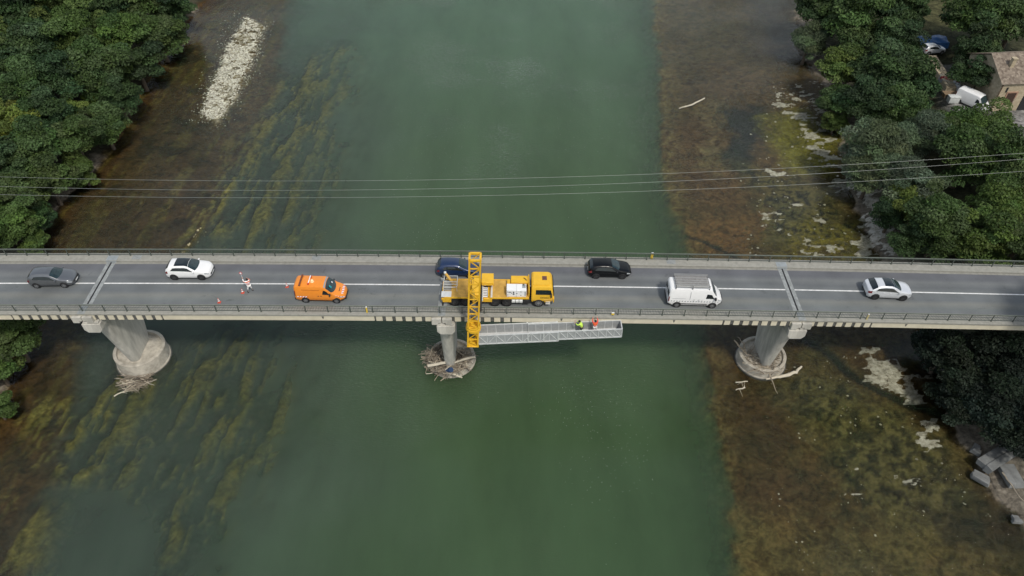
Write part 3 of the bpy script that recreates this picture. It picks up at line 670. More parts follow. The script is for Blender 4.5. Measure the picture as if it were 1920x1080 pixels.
def wheels_and_arches(t, sh_, xr, xf, r_, wdt, rimm, spokes=5):
    for x in (xr, xf):
        w_ = ip(sh_.wd, x)
        for sg in (-1, 1):
            b = MB(); b.lathe([(r_*1.17, -0.10), (r_*1.17, 0.004), (0.02, 0.004)] if sg > 0 else [(r_*1.17, 0.10), (r_*1.17, -0.004), (0.02, -0.004)], n=22, axis='y'); b.build('wheel_arch', trim, t, loc=(x-sh_.L/2, sg*w_, r_+0.02))
            put_wheel(t, x-sh_.L/2, sg*(w_-wdt/2+0.035), r_, wdt, rimm, spokes, sg)
def paint(name, c, metal=0.0, rough=0.3): return mat(name, c, rough, metal, var=0.04, scale=2, coat=0.6)

def car(label, px0, px1, py, paintm, W=1.80, H=1.48, L=4.35, style='hatch', rimm=rim_m, roofglass=None, r_=0.32, yaw=0.0, ctr=None, name='car', group=None):
    k = H/1.48; f = L/4.35
    if style == 'suv':
        zt = [(0,.86),(.05,1.0),(.16,1.22),(.45,1.46),(1.1,1.56),(2.0,1.57),(2.4,1.47),(3.05,1.12),(3.2,1.09),(3.9,.98),(4.2,.86),(4.35,.62)]
        bl = [(0,.84),(.35,1.10),(2.4,1.02),(3.2,.98),(4.0,.86),(4.35,.55)]
    elif style == 'coupe':
        zt = [(0,.98),(.06,1.06),(.20,1.10),(.85,1.46),(1.5,1.56),(2.1,1.55),(2.5,1.45),(3.15,1.10),(3.3,1.06),(3.95,.94),(4.22,.84),(4.35,.60)]
        bl = [(0,.92),(.35,1.08),(2.4,1.00),(3.2,.96),(4.0,.84),(4.35,.55)]
    else:
        zt = [(0,.82),(.05,1.0),(.18,1.20),(.50,1.41),(1.15,1.48),(1.95,1.47),(2.4,1.38),(3.15,1.02),(3.3,.98),(3.95,.86),(4.22,.74),(4.35,.52)]
        bl = [(0,.80),(.35,1.02),(2.4,.93),(3.2,.88),(4.0,.76),(4.35,.48)]
    zt = [(a*f, z*(k if style == 'hatch' else H/1.57)) for a, z in zt]; bl = [(a*f, z*(k if style == 'hatch' else H/1.57)) for a, z in bl]
    h = W/2; wd = [(0, h-.24),(.05,h-.15),(.14,h-.08),(.35,h-.02),(.8,h),(3.5,h),(3.9,h-.04),(4.12,h-.12),(4.26,h-.25),(4.35,h-.45)]
    wd = [(a*f, b_) for a, b_ in wd]
    s_ = Shell(L, zt, bl, wd, tumble=0.44, crown=0.045)
    x, y = ctr if ctr else on_road(px0, px1, py, L)
    if not ctr: y += (W/2-0.02)*1.0
    z = zb(x)+0.002
    t = thing(name, label, 'car', (x, y, z), (0, slope(x), yaw), group)
    s_.body('body', paintm, t)
    X = lambda v: v*f
    s_.top('windscreen', glass_teal, t, lambda v: X(2.30)+0.06*v, lambda v: X(3.16)-0.18*v*v, 5.0)
    s_.top('rear_window', glass, t, lambda v: X(.10 if style != 'coupe' else .28)+0.05*v, lambda v: X(.44 if style != 'coupe' else .80), 5.0)
    if roofglass: s_.top('glass_roof', glass, t, X(roofglass[0]), lambda v: X(2.27)+0.06*v, 5.15)
    for sg in (-1, 1):
        s_.patch('side_window', glass, t, lambda u: X(.62+.25*u), lambda u: X(2.92-.62*u), 3.12, 3.86, sg)
        s_.patch('sill_trim', trim, t, X(.30), X(3.95), 0.0, 0.95, sg, 0.008)
        s_.patch('headlight', lamp_m, t, X(3.86), X(4.24), 2.45, 3.2, sg, 0.012)
        s_.patch('tail_light', red_lamp, t, X(.03), X(.33), 2.35, 3.15, sg, 0.012)
        b = MB(); b.box((X(2.86)-L/2, sg*(h+0.06), ip(bl, X(2.86))+0.07), (0.13, 0.20, 0.13)); b.build('door_mirror', paintm if paintm.name != 'paint_black' else trim, t, bevel=0.03)
        b = MB()
        for dx in (1.42, 2.05): b.box((X(dx)-L/2, sg*(h+0.004), ip(bl, X(dx))-0.10), (0.16, 0.03, 0.03))
        b.build('door_handles', paintm, t)
    b = MB(); b.box((L/2-0.012, 0, 0.52), (0.05, W*0.62, 0.20)); b.build('grille', trim, t, bevel=0.015, seg=1)
    b = MB(); b.box((L/2+0.016, 0, 0.40), (0.02, 0.50, 0.11)); b.build('number_plate', plate_m, t)
    b = MB(); b.box((-L/2-0.008, 0, 0.62), (0.02, 0.50, 0.11)); b.build('number_plate', plate_m, t)
    b = MB(); b.box((-L/2+0.03, 0, 0.36), (0.10, W*0.72, 0.20)); b.build('rear_bumper', trim, t, bevel=0.03, seg=1)
    wheels_and_arches(t, s_, X(.80), X(3.45), r_, 0.20, rimm)
    return t
p_grey = paint('paint_grey', (0.17, 0.18, 0.19), 0.6, 0.3); p_white = paint('paint_white', (0.80, 0.80, 0.79)); p_navy = paint('paint_navy', (0.012, 0.030, 0.085), 0.2)
p_black = mat('paint_black', (0.004, 0.005, 0.006), 0.22, 0.0, var=0.05, spec=0.3, coat=0.1); p_silver = paint('paint_silver', (0.68, 0.70, 0.72), 0.35, 0.28)
car('dark grey hatchback at the left end, straddling the white line', 54, 141, 540, p_grey, H=1.50, L=4.35, W=1.80, yaw=R(1.5))
car('white crossover with a black glass roof in the far lane', 314, 396, 525, p_white, style='suv', H=1.60, L=4.38, W=1.82, rimm=rim_dark, roofglass=(1.02,), r_=0.345)
car('dark blue hatchback in the far lane, partly behind the yellow mast', 817, 899, 521, p_navy, H=1.46, L=4.15, W=1.74, r_=0.31)
car('black hatchback alone in the far lane, right of the yellow truck', 1105, 1180, 523, p_black, H=1.50, L=4.30, W=1.80, rimm=rim_dark)
car('silver coupe styled crossover with a dark glass roof, nearest the right end', 1622, 1710, 563, p_silver, style='coupe', H=1.60, L=4.45, W=1.85, rimm=rim_dark, roofglass=(1.45,), r_=0.35, yaw=R(-2.5))

def van_shell(L, W, H, xroof, xws0, xws1, zbon=1.10, belt=1.05, nose=0.86, tumble=0.10):
    zt = [(0,H*.86),(.04,H*.94),(.18,H*.985),(.7,H),(xroof,H*.99),(xws0,H*.955),(xws1,zbon+.03),(xws1+.12,zbon-.02),(L-.22,nose),(L-.06,nose-.16),(L,nose-.40)]
    bl = [(0,belt),(xws1-.35,belt),(xws1,belt-.03),(L-.25,nose-.12),(L,nose-.45)]
    h = W/2; wd = [(0,h-.12),(.04,h-.06),(.15,h-.015),(.5,h),(L-1.0,h),(L-.55,h-.05),(L-.25,h-.17),(L-.08,h-.34),(L,h-.52)]
    return Shell(L, zt, bl, wd, tumble=tumble, floor=0.26, crown=0.04, edge=0.16)
# orange works van
L, W = 4.78, 1.90
x, y = on_road(557, 648, 568, L); y += W/2-0.02
ov = thing('works_van', 'orange works van with red and white hatching and a roof beacon', 'van', (x, y, zb(x)+0.002), (0, slope(x), R(-1.5)))
sv = van_shell(L, W, 1.99, 2.75, 2.98, 3.78, tumble=0.13)
sv.body('body', orange, ov)
sv.top('windscreen', glass_teal, ov, lambda v: 3.00+0.05*v, lambda v: 3.80-0.30*v*v, 4.9)
sv.top('roof_edge_strip', steelplate, ov, 2.86, lambda v: 2.97+0.04*v, 5.0)
for sg in (-1, 1):
    sv.patch('side_window', glass, ov, lambda u: 2.68+.12*u, lambda u: 3.62-.52*u, 3.06, 3.72, sg)
    sv.patch('sill_trim', trim, ov, 0.25, L-.75, 0.0, 0.7, sg, 0.008)
    sv.patch('bumper_side', trim, ov, L-.42, L-.02, 0.0, 1.35, sg, 0.01)
    sv.patch('headlight', lamp_m, ov, L-.50, L-.16, 2.55, 3.15, sg, 0.012)
    sv.patch('tail_light', red_lamp, ov, .02, .12, 2.4, 3.6, sg, 0.012)
    sv.patch('groove', mat('dark_orange', (0.36, 0.085, 0.008), 0.5), ov, .75, 2.45, 3.68, 3.74, sg, 0.008)
    for g0 in (0.20, 0.46, 0.72, 0.98):      # slanted white and red marks low on the rear flank
        sv.patch('hatch_mark', refl_white, ov, (lambda u, a=g0: a+.10*u), (lambda u, a=g0: a+.15+.10*u), 2.15, 2.48, sg, 0.010, 3, 2)
        sv.patch('hatch_mark', refl_red, ov, (lambda u, a=g0: a+.15+.10*u), (lambda u, a=g0: a+.25+.10*u), 2.15, 2.48, sg, 0.010, 3, 2)
    for g0 in (0.0, 0.22, 0.44, 0.66):       # and round the nose
        sv.patch('hatch_mark', refl_white, ov, (lambda u, a=g0: L-.92+a+.08*u), (lambda u, a=g0: L-.80+a+.08*u), 3.3, 3.95, sg, 0.012, 3, 2)
        sv.patch('hatch_mark', refl_red, ov, (lambda u, a=g0: L-.80+a+.08*u), (lambda u, a=g0: L-.72+a+.08*u), 3.3, 3.95, sg, 0.012, 3, 2)
    b = MB(); b.box((3.42-L/2, sg*(W/2+.09), 1.17), (0.14, 0.22, 0.22)); b.build('door_mirror', trim, ov, bevel=0.03)
    b = MB(); b.box((2.55-L/2, sg*(W/2+.004), 0.92), (0.12, 0.03, 0.04)); b.build('door_handle', trim, ov)
    b = MB(); b.box((2.28-L/2, sg*(W/2+.004), 0.92), (0.12, 0.03, 0.04)); b.build('door_handle', trim, ov)
for j, v in enumerate((-0.46, -0.23, 0.0, 0.23, 0.46)):
    zz = ip(sv.zt, L-.30)+0.055; b = MB(); b.box((L/2-.34+0.05*(1-abs(v)), v, zz), (0.20, 0.12, 0.012), refl_white, (0, 0.28, 0.4)); b.box((L/2-.34+0.05*(1-abs(v)), v+0.115, zz), (0.20, 0.08, 0.012), refl_red, (0, 0.28, 0.4)); b.build('hatch_mark', None, ov)
b = MB(); b.box((L/2-.62, -0.05, ip(sv.zt, L-.62)+0.05), (0.06, 0.55, 0.02)); b.build('bonnet_vent', trim, ov)
b = MB(); b.box((L/2-.02, 0, 0.42), (0.10, 1.10, 0.26)); b.build('front_bumper', trim, ov, bevel=0.04)
b = MB(); b.box((-L/2-.01, 0, 0.42), (0.12, 1.62, 0.22)); b.build('rear_bumper', trim, ov, bevel=0.04)
b = MB(); b.box((-L/2+.004, 0, 1.33), (0.05, 1.40, 0.52)); b.build('rear_window', glass, ov)
b = MB(); b.box((0.62-L/2, 0, 2.08), (0.17, 1.55, 0.06)); b.box((0.62-L/2, -0.7, 2.03), (0.14, 0.06, 0.1)); b.box((0.62-L/2, 0.7, 2.03), (0.14, 0.06, 0.1)); b.build('folded_sign_board', mat('brown_board', (0.16, 0.045, 0.018), 0.6), ov, bevel=0.01, seg=1)
b = MB(); b.box((1.42-L/2, 0.1, 2.10), (0.08, 1.05, 0.06), refl_white); b.box((1.42-L/2, -0.48, 2.08), (0.12, 0.16, 0.10), refl_red); b.box((1.52-L/2, 0.46, 2.08), (0.05, 0.36, 0.05), refl_red); b.build('light_bar', None, ov)
b = MB(); b.lathe([(0.17, 2.02), (0.17, 2.06), (0.13, 2.07), (0.13, 2.20), (0.09, 2.25), (0.01, 2.26)], (1.72-L/2, -0.12, 0), 16); b.build('beacon', mat('pale_beacon', (0.85, 0.70, 0.42), 0.25), ov, smooth=True)
b = MB(); b.box((3.45-L/2, 0.30, 1.62), (0.16, 0.14, 0.012), white_mat, (0, 0.87, 0)); b.box((3.42-L/2, -0.34, 1.64), (0.3, 0.22, 0.012), mat('teal_paper', (0.02, 0.30, 0.33), 0.5), (0, 0.87, 0)); b.build('windscreen_papers', None, ov)
wheels_and_arches(ov, sv, 0.98, 3.92, 0.325, 0.21, rim_m, 8)

# white panel van with a roof rack
L, W = 5.25, 2.02
x, y = on_road(1251, 1352, 577, L); y += W/2-0.02
wv = thing('panel_van', 'white panel van with a grey roof rack and a dashed grey stripe', 'van', (x, y, zb(x)+0.002), (0, slope(x), R(-1.0)))
sv = van_shell(L, W, 2.30, 3.75, 4.02, 4.62, zbon=1.28, belt=1.18, nose=1.02, tumble=0.09)
sv.body('body', p_white, wv)
sv.top('windscreen', glass_teal, wv, lambda v: 4.04+0.04*v, lambda v: 4.62-0.18*v*v, 4.9)
grey_mark = mat('grey_marking', (0.26, 0.28, 0.29), 0.5)
for sg in (-1, 1):
    sv.patch('side_window', glass, wv, lambda u: 3.52+.06*u, lambda u: 4.48-.42*u, 3.05, 3.62, sg)
    sv.patch('rub_strip', trim, wv, 1.15, 3.75, 1.25, 1.55, sg, 0.014)
    sv.patch('sill_trim', trim, wv, 0.3, L-.9, 0.0, 0.6, sg, 0.008)
    sv.patch('bumper_side', trim, wv, L-.38, L-.02, 0.0, 1.5, sg, 0.012)
    sv.patch('bumper_side', trim, wv, 0.02, .30, 0.0, 1.2, sg, 0.012)
    sv.patch('headlight', lamp_m, wv, L-.55, L-.22, 2.6, 3.2, sg, 0.012)
    sv.patch('tail_light', red_lamp, wv, .01, .10, 2.0, 3.2, sg, 0.012)
    sv.patch('door_rail', grey_mark, wv, .35, 1.62, 2.93, 3.0, sg, 0.012)
    mb_ = MB()
    for i in range(18):
        a = .22+i*.262
        if a > L-.55: break
        sv.patch('', None, None, (lambda u, a=a: a+.05*u), (lambda u, a=a: a+.12+.05*u), 2.12, 2.38, sg, 0.012, 2, 1, mb=mb_)
    mb_.build('stripe_marking', grey_mark, wv)
    b = MB(); b.box((4.42-L/2, sg*(W/2+.10), 1.32), (0.16, 0.24, 0.28)); b.build('door_mirror', trim, wv, bevel=0.03)
    b = MB(); b.box((2.02-L/2, sg*(W/2-0.012), 1.55), (0.014, 0.03, 1.1)); b.build('door_seam', grey_mark, wv)
b = MB(); b.box((-L/2+.006, 0.46, 1.52), (0.05, 0.72, 0.62)); b.build('rear_window', glass, wv)
b = MB(); b.box((-L/2+.006, -0.46, 1.52), (0.05, 0.72, 0.62)); b.build('rear_window', glass, wv)
b = MB(); b.box((-L/2-.01, 0, 0.44), (0.14, 1.75, 0.22)); b.build('rear_bumper', trim, wv, bevel=0.04)
b = MB(); b.box((L/2-.03, 0, 0.44), (0.12, 1.15, 0.30)); b.build('front_bumper', trim, wv, bevel=0.05)
b = MB(); b.box((L/2+.004, 0, 0.78), (0.04, 0.80, 0.14)); b.build('grille', trim, wv, bevel=0.01, seg=1)
rk = thing('roof_rack', None, None); rk.parent = wv
rack_m = mat('rack_grey', (0.33, 0.33, 0.32), 0.5, 0.3); rack_d = mat('rack_dark', (0.12, 0.12, 0.12), 0.6)
for i, yy in enumerate((-0.80, -0.52, -0.22, 0.10, 0.42, 0.80)):
    b = MB(); b.bar((0.50-L/2, yy, 2.56), (3.70-L/2, yy, 2.56), 0.085, 0.05); b.build('rail', rack_m, rk)
for xx in (0.52, 2.1, 3.68):
    b = MB(); b.bar((xx-L/2, -0.84, 2.50), (xx-L/2, 0.84, 2.50), 0.07, 0.05); b.bar((xx-L/2, -0.82, 2.26), (xx-L/2, -0.82, 2.50), 0.06); b.bar((xx-L/2, 0.82, 2.26), (xx-L/2, 0.82, 2.50), 0.06); b.build('cross_bar', rack_d, rk)
b = MB()
for yy in (-0.80, 0.80): b.bar((0.50-L/2, yy, 2.72), (3.70-L/2, yy, 2.72), 0.04); 
for yy in (-0.80, 0.80):
    for xx in (0.52, 2.1, 3.68): b.bar((xx-L/2, yy, 2.54), (xx-L/2, yy, 2.72), 0.04)
b.build('side_guard', rack_m, rk)
b = MB()
for yy in (-0.38, -0.06, 0.26, 0.6): b.bar((0.60-L/2, yy, 2.53), (3.6-L/2, yy, 2.53), 0.22, 0.02)
b.build('tread_plates', mat('rack_tread', (0.22, 0.215, 0.205), 0.7, var=0.3, scale=5), rk)
wheels_and_arches(wv, sv, 0.90, 4.28, 0.34, 0.22, rim_m, 8)
def text(s_, size, m, parent, loc, rot, name='lettering', shear=0.0):
    cu = bpy.data.curves.new(name, 'FONT'); cu.body = s_; cu.size = size; cu.shear = shear; cu.extrude = 0.003
    o = bpy.data.objects.new(name, cu); COL.objects.link(o)
    bpy.context.view_layer.update(); me = bpy.data.meshes.new_from_object(o.evaluated_get(bpy.context.evaluated_depsgraph_get()))
    bpy.data.objects.remove(o); me.materials.clear(); me.materials.append(m)
    q = bpy.data.objects.new(name, me); COL.objects.link(q); q.parent = parent; q.location = loc; q.rotation_euler = rot; return q
text('Z   Z  /', 0.30, grey_mark, wv, (2.28-L/2, -W/2-0.004, 0.90), (R(88), 0, 0), shear=0.3)
# ------------------------------------------------------------------ bridge inspection truck
TX, TY = -1.15, -1.66
TZ = zb(TX)+0.004
tk = thing('inspection_truck', 'yellow bridge inspection truck with a tall lattice mast and a hanging grey work platform', 'truck', (TX, TY, TZ), (0, slope(TX), 0))
b = MB(); b.box((-0.4, 0.45, 0.80), (9.4, 0.28, 0.30)); b.box((-0.4, -0.45, 0.80), (9.4, 0.28, 0.30))
for x in (-4.6, -2.5, -0.5, 1.5, 3.2): b.box((x, 0, 0.80), (0.2, 0.9, 0.24))
b.build('chassis', trim, tk)
b = MB(); b.box((-3.15, 0, 1.14), (3.75, 2.48, 0.12)); b.build('rear_deck', yellow_deck, tk, bevel=0.015, seg=1)
b = MB(); b.box((1.15, 0, 1.14), (3.70, 2.48, 0.12)); b.build('front_deck', yellow_deck, tk, bevel=0.015, seg=1)
for s_ in (-1, 1):
    b = MB(); b.bar((-5.0, s_*1.25, 1.16), (-1.3, s_*1.25, 1.16), 0.05, 0.16); b.bar((-0.7, s_*1.25, 1.16), (3.0, s_*1.25, 1.16), 0.05, 0.16); b.build('deck_rim', yellow, tk)
b = MB(); b.box((-4.83, -0.85, 1.235), (0.95, 0.76, 0.06)); b.build('tail_plate', alu, tk)
b = MB(); b.box((-4.78, -1.0, 0.78), (0.85, 0.5, 0.50)); b.build('tail_box', yellow, tk, bevel=0.03, seg=1)
b = MB(); b.box((-5.22, 0, 0.85), (0.14, 2.4, 0.26)); b.build('rear_beam', yellow, tk, bevel=0.02, seg=1)
for s_ in (-1, 1):
    b = MB(); b.box((-5.30, s_*0.95, 0.86), (0.04, 0.4, 0.14)); b.build('tail_light', red_lamp, tk)
# tubular railing frame round the tail platform
b = MB()
zf = 1.20
for y_ in (1.12, 0.30, -0.02, -0.42): b.bar((-5.12, y_, zf+0.55), (-3.85, y_, zf+0.55), 0.05)
for x_ in (-5.12, -3.85): b.bar((x_, -0.42, zf+0.55), (x_, 1.12, zf+0.55), 0.045)
for x_ in (-5.12, -3.85):
    for y_ in (1.12, 0.30, -0.42): b.bar((x_, y_, zf), (x_, y_, zf+0.55), 0.045)
b.build('tail_railing', alu, tk)
b = MB(); b.box((-4.75, 0.35, 1.225), (0.7, 1.4, 0.05)); b.build('tail_grating', mat('grating', (0.25, 0.24, 0.21), 0.7, var=0.3, scale=8), tk)
b = MB(); b.bar((-3.95, 0.1, 1.25), (-5.0, 0.95, 2.25), 0.22, 0.14); b.build('lamp_strut', yellow_deck, tk)
b = MB(); b.lathe([(0.05, 2.20), (0.13, 2.24), (0.13, 2.40), (0.08, 2.44), (0.01, 2.44)], (-5.02, 0.96, 0), 12); b.build('work_lamp', alu, tk, smooth=True)
# turntable and the arm out to the mast
b = MB(); b.lathe([(0.62, 1.20), (0.62, 1.42), (0.52, 1.44), (0.52, 1.70)], (-2.15, 0.1, 0), 24); b.build('turntable', yellow, tk, smooth=True)
b = MB(); b.box((-1.95, -0.6, 1.98), (0.62, 2.6, 0.55)); b.bar((-2.35, 0.4, 1.9), (-2.1, -3.2, 2.5), 0.25, 0.3); b.build('slewing_arm', yellow, tk, bevel=0.03, seg=1)
b = MB(); b.tube([(-1.55, 0.3, 1.7), (-1.52, -1.2, 1.75), (-1.52, -3.1, 1.3)], 0.10, 10, m=trim); b.tube([(-1.42, 0.2, 1.5), (-1.40, -1.9, 1.45)], 0.06, 8, m=alu); b.build('hydraulic_cylinder', None, tk)
b = MB(); b.box((-0.95, 0.52, 1.92), (1.15, 1.30, 0.42)); b.build('control_cabinet', yellow, tk, bevel=0.03, seg=1)
b = MB(); b.box((-0.85, 0.6, 1.45), (0.5, 0.6, 0.52)); b.build('cabinet_post', yellow_deck, tk)
ld = thing('ladder', None, None); ld.parent = tk
b = MB(); b.bar((-1.36, 0.0, 1.32), (-1.36, -1.16, 1.20), 0.05, 0.06); b.bar((-0.94, 0.0, 1.32), (-0.94, -1.16, 1.20), 0.05, 0.06); b.build('stile', alu, ld)
for i in range(6):
    b = MB(); b.box((-1.15, -0.06-i*0.21, 1.33-i*0.02), (0.40, 0.135, 0.03)); b.build('rung', white_mat, ld)
b = MB(); b.bar((-0.83, 0.0, 1.36), (-0.80, -1.2, 1.34), 0.12, 0.12, yellow); b.build('support_strut', None, tk)
b = MB(); b.box((-0.55, -0.3, 1.235), (0.16, 1.9, 0.07)); b.build('cross_rail', alu, tk)
b = MB(); b.box((-1.12, -1.05, 0.86), (1.25, 0.42, 0.46)); b.build('tool_locker', yellow, tk, bevel=0.03, seg=1)
# generator
gn_ = thing('generator', None, None, (1.80, -0.64, 1.205)); gn_.parent = tk
b = MB(); b.box((0, 0, 0.43), (1.86, 0.92, 0.84)); b.build('cabinet', white, gn_, bevel=0.02, seg=1)
b = MB(); b.box((0, 0, 0.435), (0.015, 0.935, 0.86)); b.build('panel_seam', grey_mark, gn_)
b = MB(); b.box((0.70, 0.14, 0.862), (0.32, 0.50, 0.012)); b.build('radiator_grille', grey_mark, gn_)
b = MB(); b.box((0.66, 0.28, 0.90), (0.10, 0.10, 0.10)); b.build('exhaust_flap', trim, gn_)
for x_, z_, w_, h_ in ((-0.62, 0.62, 0.24, 0.07), (-0.82, 0.66, 0.07, 0.10), (-0.27, 0.58, 0.10, 0.22), (-0.27, 0.35, 0.16, 0.12), (0.03, 0.47, 0.10, 0.08), (-0.46, 0.50, 0.10, 0.06), (-0.82, 0.26, 0.07, 0.08), (0.42, 0.68, 0.08, 0.08), (0.42, 0.24, 0.08, 0.08), (0.82, 0.45, 0.10, 0.55)):
    b = MB(); b.box((x_, -0.466, z_), (w_, 0.02, h_)); b.build('vent', trim if x_ < 0.8 else grey_mark, gn_)
b = MB(); b.box((2.15, 0.62, 1.56), (1.75, 0.95, 0.72)); b.build('hydraulic_tank', yellow, tk, bevel=0.03, seg=1)
b = MB(); b.box((1.08, 0.55, 1.40), (0.34, 0.72, 0.42)); b.build('valve_box', yellow, tk, bevel=0.02, seg=1)
b = MB(); b.tube([(2.5, 0.75, 1.95), (2.7, 0.5, 2.02), (2.85, 0.2, 1.7), (2.8, -0.1, 1.3)], 0.035, 8); b.build('hose', trim, tk)
b = MB(); b.box((2.98, 0.0, 1.65), (0.10, 2.2, 0.9)); b.build('deck_headboard', yellow, tk, bevel=0.02, seg=1)
for i in range(3):
    b = MB(); b.lathe([(0.25, -0.16), (0.27, -0.14), (0.27, 0.14), (0.25, 0.16)], (1.52+i*0.36, -1.0, 0.68), 14, 'x'); b.build('air_tank', alu, tk, smooth=True)
b = MB(); b.box((2.75, -1.0, 0.66), (0.62, 0.42, 0.5)); b.build('battery_box', trim, tk, bevel=0.03, seg=1)
for x_ in (-4.05, -3.02, -0.22, 0.92, 3.92):
    for sg in (-1, 1):
        put_wheel(tk, x_, sg*1.08, 0.50, 0.30, rim_dark if x_ != 3.92 else rim_m, 8, sg)
        if x_ < 3:
            b = MB(); n_ = 9
            for i in range(n_):
                a0, a1 = math.pi*(0.10+0.8*i/n_), math.pi*(0.10+0.8*(i+1)/n_)
                b.bar((x_+0.58*math.cos(a0), sg*1.08, 0.5+0.58*math.sin(a0)), (x_+0.58*math.cos(a1), sg*1.08, 0.5+0.58*math.sin(a1)), 0.34, 0.025)
            b.build('mudguard', trim, tk)
# cab
cabn = thing('cab', None, None, (4.28, 0, 0)); cabn.parent = tk
cs = Shell(2.12, [(0,2.36),(.06,2.46),(.25,2.52),(1.55,2.52),(1.82,2.44),(1.98,2.20),(2.05,1.60),(2.10,1.2),(2.12,.9)], [(0,1.55),(1.7,1.52),(2.0,1.45),(2.12,.8)], [(0,1.18),(.05,1.22),(1.6,1.22),(1.9,1.16),(2.04,1.04),(2.12,.92)], tumble=0.10, floor=0.55, crown=0.03, edge=0.18)
cs.body('cab_body', yellow, cabn)
b = MB(); b.box((1.02, 0, 1.86), (0.06, 1.92, 0.72), None, (0, -0.14, 0)); b.build('windscreen', glass, cabn, bevel=0.02, seg=1)
b = MB(); b.box((1.06, 0, 0.75), (0.12, 2.2, 0.55)); b.build('front_bumper', yellow, cabn, bevel=0.05)
b = MB(); b.box((1.08, 0, 1.2), (0.06, 1.5, 0.32)); b.build('grille', trim, cabn, bevel=0.02, seg=1)
b = MB(); b.box((0.16, 0.10, 2.575), (0.44, 0.52, 0.05)); b.build('roof_hatch', mat('brown_hatch', (0.13, 0.052, 0.035), 0.4), cabn, bevel=0.01, seg=1)
b = MB(); b.box((-0.15, 0.05, 2.556), (1.5, 1.75, 0.012)); b.build('roof_panel', yellow, cabn, bevel=0.004, seg=1)
for sg in (-1, 1):
    cs.patch('side_window', glass, cabn, lambda u: 0.38+.02*u, lambda u: 1.93-.12*u, 3.10, 3.80, sg, 0.012)
    cs.patch('wheel_arch', trim, cabn, 0.18, 1.22, 0.0, 1.35, sg, 0.012)
    b = MB(); b.box((0.80, sg*1.28, 1.60), (0.12, 0.16, 0.52)); b.bar((0.75, sg*1.16, 1.9), (0.80, sg*1.28, 1.8), 0.04); b.build('door_mirror', trim, cabn, bevel=0.02, seg=1)
    b = MB(); b.box((0.52, sg*1.17, 0.46), (0.42, 0.22, 0.05)); b.box((0.52, sg*1.17, 0.70), (0.42, 0.2, 0.05)); b.build('step', alu, cabn)
    b = MB(); b.box((0.55, sg*1.225, 0.95), (0.85, 0.05, 0.16)); b.build('side_skirt', yellow_deck, cabn, bevel=0.015, seg=1)
text('Ostalan', 0.27, trim, cabn, (-0.26, -1.232, 1.18), (R(90), 0, 0), shear=0.25)
text('Ostalan', 0.27, trim, cabn, (0.66, 1.232, 1.18), (R(90), 0, R(180)), shear=0.25)
# lattice mast standing just outside the railing
def local(p): return (p[0]-TX, p[1]-TY, p[2]-TZ)
MXb, MXt = at_y(887.5, 648, -5.5)[0], at_y(888.5, 474, -5.5)[0]
ZB, ZT = -2.28, 8.68
ms = thing('lattice_mast', None, None); ms.parent = tk
def mp_(u, v, z):
    f = (z-ZB)/(ZT-ZB); return local((MXb+(MXt-MXb)*f+u, -5.45+v, z))
hw = 0.47
def truss(name, z0, z1, nb, chord, m=yellow):
    b = MB()
    for u in (-hw, hw):
        for v in (-hw, hw): b.bar(mp_(u, v, z0), mp_(u, v, z1), chord, chord)
    b.build('chord', m, ms)
    b = MB()
    zs = np.linspace(z0, z1, nb+1)
    cc = [(-hw, -hw), (hw, -hw), (hw, hw), (-hw, hw)]
    for k_ in range(4):
        a, c = cc[k_], cc[(k_+1) % 4]
        for i, z in enumerate(zs):
            b.bar(mp_(*a, z), mp_(*c, z), 0.075, 0.075)
            if i < nb:
                p_, q_ = (a, c) if (i+k_) % 2 else (c, a); b.bar(mp_(*p_, z), mp_(*q_, zs[i+1]), 0.06, 0.06)
    b.build(name, m, ms)
truss('bracing', 0.25, ZT, 9, 0.14); truss('lower_bracing', ZB, -0.35, 2, 0.15)
b = MB()
for u0, v0, u1, v1 in ((-hw, -hw, hw, -hw), (-hw, hw, hw, hw), (-hw, -hw, -hw, hw), (hw, -hw, hw, hw)): b.bar(mp_(u0, v0, ZT-0.02), mp_(u1, v1, ZT-0.02), 0.17, 0.17)
b.box(mp_(-hw+0.05, -hw, ZT+0.12), (0.12, 0.12, 0.2)); b.build('mast_head', yellow, ms)
b = MB(); c0 = mp_(0, 0, 0); zc = -0.36-TZ
b.lathe([(0.52, zc), (0.70, zc+0.04), (0.72, zc+0.20), (0.70, zc+0.36), (0.52, zc+0.40)], (c0[0], c0[1], 0), 28); b.lathe([(0.66, zc+0.40), (0.66, zc+0.60), (0.60, zc+0.60), (0.60, zc+0.40)], (c0[0], c0[1], 0), 28, cap=False); b.build('slewing_ring', yellow, ms, smooth=True)
b = MB(); b.box(mp_(0, 0, ZB-0.03), (1.12, 1.12, 0.10)); b.box(mp_(0.3, 0.2, ZB+0.4), (0.3, 0.5, 0.5)); b.build('foot_frame', yellow, ms, bevel=0.02, seg=1)
